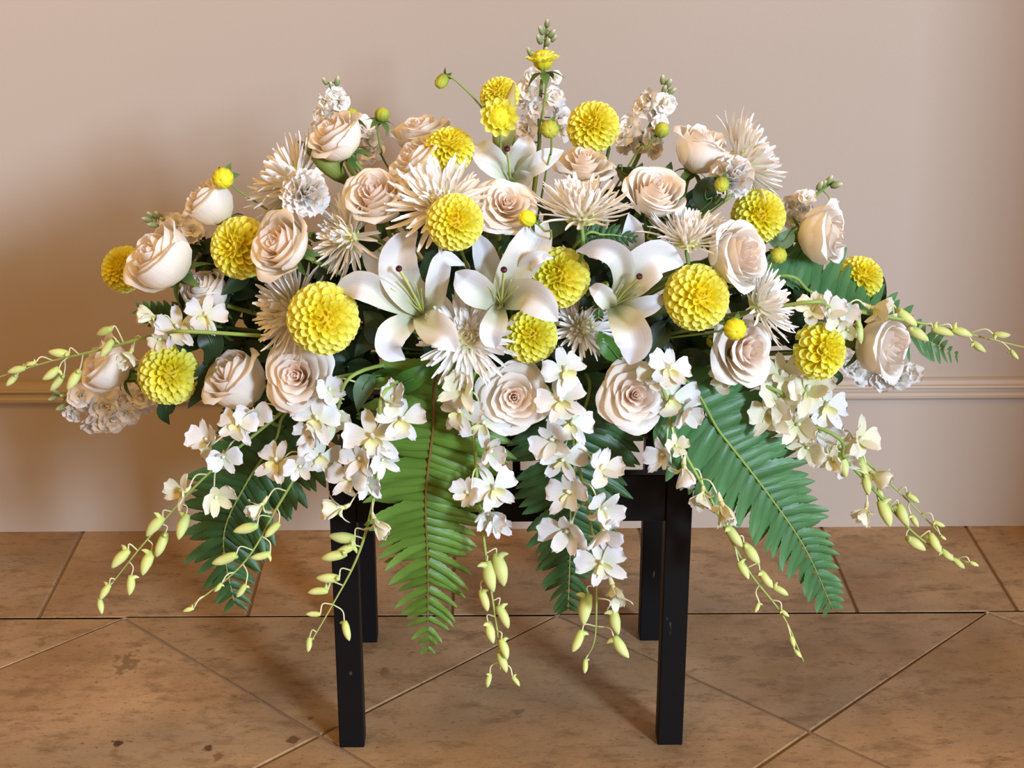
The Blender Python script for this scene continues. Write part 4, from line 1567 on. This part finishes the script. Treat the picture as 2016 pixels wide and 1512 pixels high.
orchid([(712, 730), (660, 815), (602, 905), (545, 1000), (478, 1110), (362, 1204)],
       [(624, 826, 46, 2, (-.1, .1, 1), 'w'), (604, 788, 36, 1, (-.3, .3, .8), 'w'), (648, 770, 36, 1, (.3, .2, .8), 'w'), (546, 910, 46, 2, (-.25, .2, .9), 'w'), (590, 918, 36, 1, (.2, -.3, .8), 'w'), (632, 898, 40, 2, (.3, 0, .9), 'w'), (518, 992, 36, 0, (-.5, -.5, .5), 'c'), (612, 850, 36, 1, (-.2, -.4, .8), 'w'), (655, 830, 34, 1, (.4, -.1, .8), 'c')],
       [(486, 1040, 44, -.8, -.2), (537, 1042, 36, -.6, -.6), (444, 1100, 46, -.8, -.3), (515, 1094, 36, -.9, -.2), (430, 1156, 20, -.6, -.7), (476, 1162, 28, -.5, -.7), (372, 1200, 20, -1, -.3)],
       'orchid spray that curls outward at its tip, crossing the tile joints', 1.875, 1.91)
orchid([(768, 760), (752, 870), (732, 1000), (702, 1100), (655, 1190), (600, 1284)],
       [(772, 790, 40, 1, (.1, .5, .8), 'w'), (790, 828, 46, 2, (.25, .05, 1), 'w'), (735, 862, 52, 2, (-.05, .1, 1), 'w'), (712, 905, 42, 1, (-.3, -.1, .9), 'w'), (690, 945, 42, 1, (-.4, 0, .8), 'w'), (722, 950, 38, 1, (.2, -.3, .8), 'w'), (676, 1000, 40, 0, (-.85, -.1, .4), 'c'), (738, 1024, 40, 0, (.5, -.6, .5), 'c'), (752, 905, 34, 1, (.3, -.3, .8), 'w')],
       [(676, 1058, 48, -.9, .1), (660, 1094, 46, -.9, -.2), (648, 1138, 42, -1, 0), (628, 1164, 36, -1, -.1), (618, 1209, 26, -1, 0), (682, 1240, 36, .25, -1), (608, 1268, 26, -.1, -1), (682, 1080, 38, -.8, -.3)],
       'orchid spray hanging in front of the stool leg nearest the fern frond', 1.865, 1.90)
orchid([(930, 745), (936, 900), (946, 1010), (962, 1130), (980, 1250), (985, 1318)],
       [(915, 765, 48, 1, (-.3, .2, .9), 'c'), (950, 832, 50, 2, (.0, -.3, 1), 'w'), (905, 812, 44, 2, (-.4, .1, .9), 'w'), (962, 890, 42, 1, (.3, -.2, .8), 'w'), (972, 962, 48, 2, (.3, .1, .9), 'w'), (958, 1010, 42, 1, (.2, -.4, .8), 'w'), (922, 972, 34, 1, (-.5, .1, .8), 'w'), (975, 1030, 34, 1, (.4, -.4, .7), 'w')],
       [(984, 1118, 60, .25, -1), (964, 1132, 56, .2, -1), (953, 1180, 40, .3, -1), (990, 1212, 44, .4, -.9), (965, 1243, 40, .25, -1), (992, 1276, 38, .3, -1), (989, 1302, 38, .35, -.9), (962, 1338, 26, -.2, -1), (1015, 1340, 22, .6, -.8)],
       'orchid spray with a chain of green buds between the two hanging ferns', 1.86, 1.90)
orchid([(1108, 760), (1130, 880), (1158, 1000), (1172, 1120), (1172, 1250), (1152, 1300)],
       [(1112, 732, 46, 2, (.3, .4, .9), 'w'), (1106, 790, 46, 2, (-.2, .1, 1), 'w'), (1124, 834, 42, 2, (.1, 0, 1), 'w'), (1092, 866, 44, 1, (-.4, -.2, .9), 'w'), (1108, 905, 44, 2, (-.1, -.4, .9), 'w'), (1122, 970, 46, 1, (-.3, -.1, .9), 'w'), (1182, 925, 44, 1, (.4, .3, .8), 'w'), (1184, 1000, 44, 1, (.3, -.3, .8), 'w'), (1120, 1042, 54, 1, (-.3, -.5, .8), 'w'), (1186, 1044, 44, 1, (.1, -.7, .7), 'w'), (1184, 1108, 48, 2, (.1, -.1, .9), 'w'), (1206, 1154, 46, 0, (.2, -.6, .5), 'c')],
       [(1153, 1196, 56, -.15, -1), (1211, 1222, 46, .2, -1), (1138, 1260, 42, -.4, -.9), (1221, 1272, 46, .55, -.8), (1152, 1310, 26, -.05, -1)],
       'fullest white orchid spray hanging in front of the stool apron', 1.86, 1.90)
orchid([(1275, 735), (1330, 860), (1400, 985), (1470, 1118), (1540, 1210), (1582, 1302)],
       [(1318, 728, 46, 2, (.2, .3, .9), 'w'), (1322, 784, 50, 2, (.35, -.1, .9), 'w'), (1344, 812, 42, 1, (.4, -.3, .8), 'w'), (1308, 895, 38, 1, (-.5, -.3, .7), 'w'), (1346, 918, 44, 0, (.15, -.8, .4), 'w'), (1384, 968, 36, 0, (-.2, -.7, .5), 'c'), (1420, 990, 44, 0, (.3, -.7, .4), 'c'), (1290, 740, 36, 1, (-.2, .2, .9), 'c'), (1330, 880, 26, 1, (.2, .1, .9), 'c')],
       [(1444, 1054, 46, .6, -.8), (1478, 1088, 46, .6, -.8), (1463, 1121, 36, .5, -.85), (1507, 1139, 38, .6, -.8), (1535, 1162, 32, .85, -.5), (1491, 1195, 20, -.4, -.9), (1545, 1207, 18, .6, -.5), (1560, 1262, 22, .3, -.9), (1570, 1286, 18, .6, -.7)],
       'thin orchid spray beside the bluish fern, over the outer stool leg', 1.88, 1.91)
orchid([(1485, 755), (1560, 802), (1640, 850), (1720, 922), (1790, 988), (1858, 1058)],
       [(1535, 780, 52, 1, (-.1, .2, .9), 'c'), (1588, 770, 54, 1, (.2, .2, .9), 'c'), (1520, 815, 46, 1, (-.4, -.1, .9), 'c'), (1625, 800, 50, 2, (.4, .2, .9), 'w'), (1570, 835, 48, 1, (0, -.3, .9), 'c'), (1615, 850, 44, 1, (.2, -.2, .9), 'w'), (1590, 880, 40, 1, (-.2, -.4, .8), 'c'), (1650, 880, 40, 1, (.2, -.2, .8), 'c'), (1690, 868, 42, 1, (.5, .2, .8), 'c'), (1660, 905, 34, 1, (.1, -.5, .8), 'w'), (1715, 930, 40, 0, (.6, -.4, .5), 'c'), (1540, 740, 46, 1, (0, .4, .9), 'c'), (1430, 745, 40, 1, (-.3, .2, .9), 'c')],
       [(1638, 864, 46, .1, -1), (1698, 922, 44, .3, -.95), (1732, 975, 30, .1, -1), (1796, 980, 28, .8, -.6), (1800, 1024, 26, .5, -.85), (1848, 1031, 22, .9, -.4), (1856, 1058, 14, .8, -.6)],
       'creamy orchid spray sloping down over the lit baseboard', 1.93, 2.02)
orchid([(1600, 838), (1665, 905), (1740, 985), (1800, 1050), (1860, 1090), (1915, 1110)],
       [(1706, 1000, 34, 0, (-.3, -.7, .5), 'c'), (1640, 905, 34, 1, (-.2, -.3, .9), 'c')],
       [(1660, 912, 46, .2, -1), (1706, 952, 38, .2, -1), (1742, 1008, 50, .35, -.9), (1777, 1012, 44, .4, -.9), (1801, 1069, 42, .8, -.55), (1840, 1068, 40, .5, -.85), (1864, 1092, 30, .7, -.6), (1886, 1108, 28, .7, -.6), (1917, 1110, 18, .9, -.4)],
       'budded orchid spray running alongside and below the creamy one', 1.93, 2.03)
orchid([(1555, 600), (1640, 606), (1760, 626), (1860, 646), (1950, 668), (2035, 688)],
       [(1600, 612, 34, 1, (-.1, .3, .9), 'c'), (1630, 618, 40, 1, (.2, .3, .9), 'w'), (1662, 616, 32, 1, (.1, 0, .9), 'w'), (1716, 606, 40, 0, (.9, -.1, .3), 'c'), (1668, 650, 28, 1, (-.1, -.3, .9), 'c')],
       [(1783, 624, 46, .75, -.6), (1806, 656, 44, .8, -.55), (1692, 654, 38, .1, -1), (1854, 652, 40, .95, -.3), (1892, 654, 38, .9, -.3), (1971, 659, 30, 1, -.05), (1926, 682, 30, .75, -.6), (1996, 697, 22, .6, -.7), (1690, 630, 26, .1, -1)],
       'orchid spray pointing out past the fern tip over the lit wall', 1.88, 2.10)

# ---- ferns
fern([(868, 730, 1.90), (852, 850, 1.895), (838, 980, 1.90), (842, 1120, 1.92), (842, 1284, 1.95)], 33,
     [135, 165, 170, 150, 135, 120, 98, 66, 18], [46, 48, 44, 40, 36, 31, 26, 19, 9], 'broad green fern frond hanging at the centre before the stool', 'g', angs=(-4, 46))
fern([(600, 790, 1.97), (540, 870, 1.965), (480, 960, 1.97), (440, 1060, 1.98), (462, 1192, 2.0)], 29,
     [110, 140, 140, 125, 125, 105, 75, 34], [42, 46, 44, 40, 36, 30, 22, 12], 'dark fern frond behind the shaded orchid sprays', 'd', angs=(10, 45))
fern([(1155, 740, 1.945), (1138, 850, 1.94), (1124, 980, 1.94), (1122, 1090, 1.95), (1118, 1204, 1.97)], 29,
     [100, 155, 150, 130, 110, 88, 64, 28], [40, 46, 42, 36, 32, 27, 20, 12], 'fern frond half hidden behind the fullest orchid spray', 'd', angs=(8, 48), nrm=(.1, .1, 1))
fern([(1320, 730, 1.925), (1420, 855, 1.92), (1510, 970, 1.93), (1585, 1080, 1.95), (1640, 1200, 1.98)], 29,
     [120, 165, 155, 130, 112, 95, 78, 60, 34], [48, 52, 46, 42, 36, 31, 27, 23, 16], 'bluish green fern frond slanting down beside the outer stool leg', 'b', angs=(15, 50))
fern([(1500, 548, 1.945), (1600, 576, 1.96), (1700, 612, 1.99), (1800, 658, 2.04), (1888, 702, 2.09)], 24,
     [95, 120, 130, 110, 90, 66, 44, 16], [44, 46, 40, 34, 28, 23, 17, 9], 'dark fern frond stretching above the outermost rose to the lit wall', 'b', angs=(10, 45), nrm=(-.1, .35, 1), skip=lambda b, sd: sd > 0 and b < .66)
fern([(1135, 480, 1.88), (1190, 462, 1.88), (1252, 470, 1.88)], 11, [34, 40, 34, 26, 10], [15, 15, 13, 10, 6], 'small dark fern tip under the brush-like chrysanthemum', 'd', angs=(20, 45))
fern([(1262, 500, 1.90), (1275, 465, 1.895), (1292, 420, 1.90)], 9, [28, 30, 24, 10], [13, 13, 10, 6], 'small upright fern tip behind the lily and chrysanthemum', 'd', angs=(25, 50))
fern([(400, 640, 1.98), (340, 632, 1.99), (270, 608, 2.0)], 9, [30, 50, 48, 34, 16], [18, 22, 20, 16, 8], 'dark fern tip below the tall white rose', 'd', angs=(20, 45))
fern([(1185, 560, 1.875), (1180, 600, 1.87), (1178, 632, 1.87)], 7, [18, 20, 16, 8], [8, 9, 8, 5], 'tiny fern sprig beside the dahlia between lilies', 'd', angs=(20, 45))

# ---- single broad leaves
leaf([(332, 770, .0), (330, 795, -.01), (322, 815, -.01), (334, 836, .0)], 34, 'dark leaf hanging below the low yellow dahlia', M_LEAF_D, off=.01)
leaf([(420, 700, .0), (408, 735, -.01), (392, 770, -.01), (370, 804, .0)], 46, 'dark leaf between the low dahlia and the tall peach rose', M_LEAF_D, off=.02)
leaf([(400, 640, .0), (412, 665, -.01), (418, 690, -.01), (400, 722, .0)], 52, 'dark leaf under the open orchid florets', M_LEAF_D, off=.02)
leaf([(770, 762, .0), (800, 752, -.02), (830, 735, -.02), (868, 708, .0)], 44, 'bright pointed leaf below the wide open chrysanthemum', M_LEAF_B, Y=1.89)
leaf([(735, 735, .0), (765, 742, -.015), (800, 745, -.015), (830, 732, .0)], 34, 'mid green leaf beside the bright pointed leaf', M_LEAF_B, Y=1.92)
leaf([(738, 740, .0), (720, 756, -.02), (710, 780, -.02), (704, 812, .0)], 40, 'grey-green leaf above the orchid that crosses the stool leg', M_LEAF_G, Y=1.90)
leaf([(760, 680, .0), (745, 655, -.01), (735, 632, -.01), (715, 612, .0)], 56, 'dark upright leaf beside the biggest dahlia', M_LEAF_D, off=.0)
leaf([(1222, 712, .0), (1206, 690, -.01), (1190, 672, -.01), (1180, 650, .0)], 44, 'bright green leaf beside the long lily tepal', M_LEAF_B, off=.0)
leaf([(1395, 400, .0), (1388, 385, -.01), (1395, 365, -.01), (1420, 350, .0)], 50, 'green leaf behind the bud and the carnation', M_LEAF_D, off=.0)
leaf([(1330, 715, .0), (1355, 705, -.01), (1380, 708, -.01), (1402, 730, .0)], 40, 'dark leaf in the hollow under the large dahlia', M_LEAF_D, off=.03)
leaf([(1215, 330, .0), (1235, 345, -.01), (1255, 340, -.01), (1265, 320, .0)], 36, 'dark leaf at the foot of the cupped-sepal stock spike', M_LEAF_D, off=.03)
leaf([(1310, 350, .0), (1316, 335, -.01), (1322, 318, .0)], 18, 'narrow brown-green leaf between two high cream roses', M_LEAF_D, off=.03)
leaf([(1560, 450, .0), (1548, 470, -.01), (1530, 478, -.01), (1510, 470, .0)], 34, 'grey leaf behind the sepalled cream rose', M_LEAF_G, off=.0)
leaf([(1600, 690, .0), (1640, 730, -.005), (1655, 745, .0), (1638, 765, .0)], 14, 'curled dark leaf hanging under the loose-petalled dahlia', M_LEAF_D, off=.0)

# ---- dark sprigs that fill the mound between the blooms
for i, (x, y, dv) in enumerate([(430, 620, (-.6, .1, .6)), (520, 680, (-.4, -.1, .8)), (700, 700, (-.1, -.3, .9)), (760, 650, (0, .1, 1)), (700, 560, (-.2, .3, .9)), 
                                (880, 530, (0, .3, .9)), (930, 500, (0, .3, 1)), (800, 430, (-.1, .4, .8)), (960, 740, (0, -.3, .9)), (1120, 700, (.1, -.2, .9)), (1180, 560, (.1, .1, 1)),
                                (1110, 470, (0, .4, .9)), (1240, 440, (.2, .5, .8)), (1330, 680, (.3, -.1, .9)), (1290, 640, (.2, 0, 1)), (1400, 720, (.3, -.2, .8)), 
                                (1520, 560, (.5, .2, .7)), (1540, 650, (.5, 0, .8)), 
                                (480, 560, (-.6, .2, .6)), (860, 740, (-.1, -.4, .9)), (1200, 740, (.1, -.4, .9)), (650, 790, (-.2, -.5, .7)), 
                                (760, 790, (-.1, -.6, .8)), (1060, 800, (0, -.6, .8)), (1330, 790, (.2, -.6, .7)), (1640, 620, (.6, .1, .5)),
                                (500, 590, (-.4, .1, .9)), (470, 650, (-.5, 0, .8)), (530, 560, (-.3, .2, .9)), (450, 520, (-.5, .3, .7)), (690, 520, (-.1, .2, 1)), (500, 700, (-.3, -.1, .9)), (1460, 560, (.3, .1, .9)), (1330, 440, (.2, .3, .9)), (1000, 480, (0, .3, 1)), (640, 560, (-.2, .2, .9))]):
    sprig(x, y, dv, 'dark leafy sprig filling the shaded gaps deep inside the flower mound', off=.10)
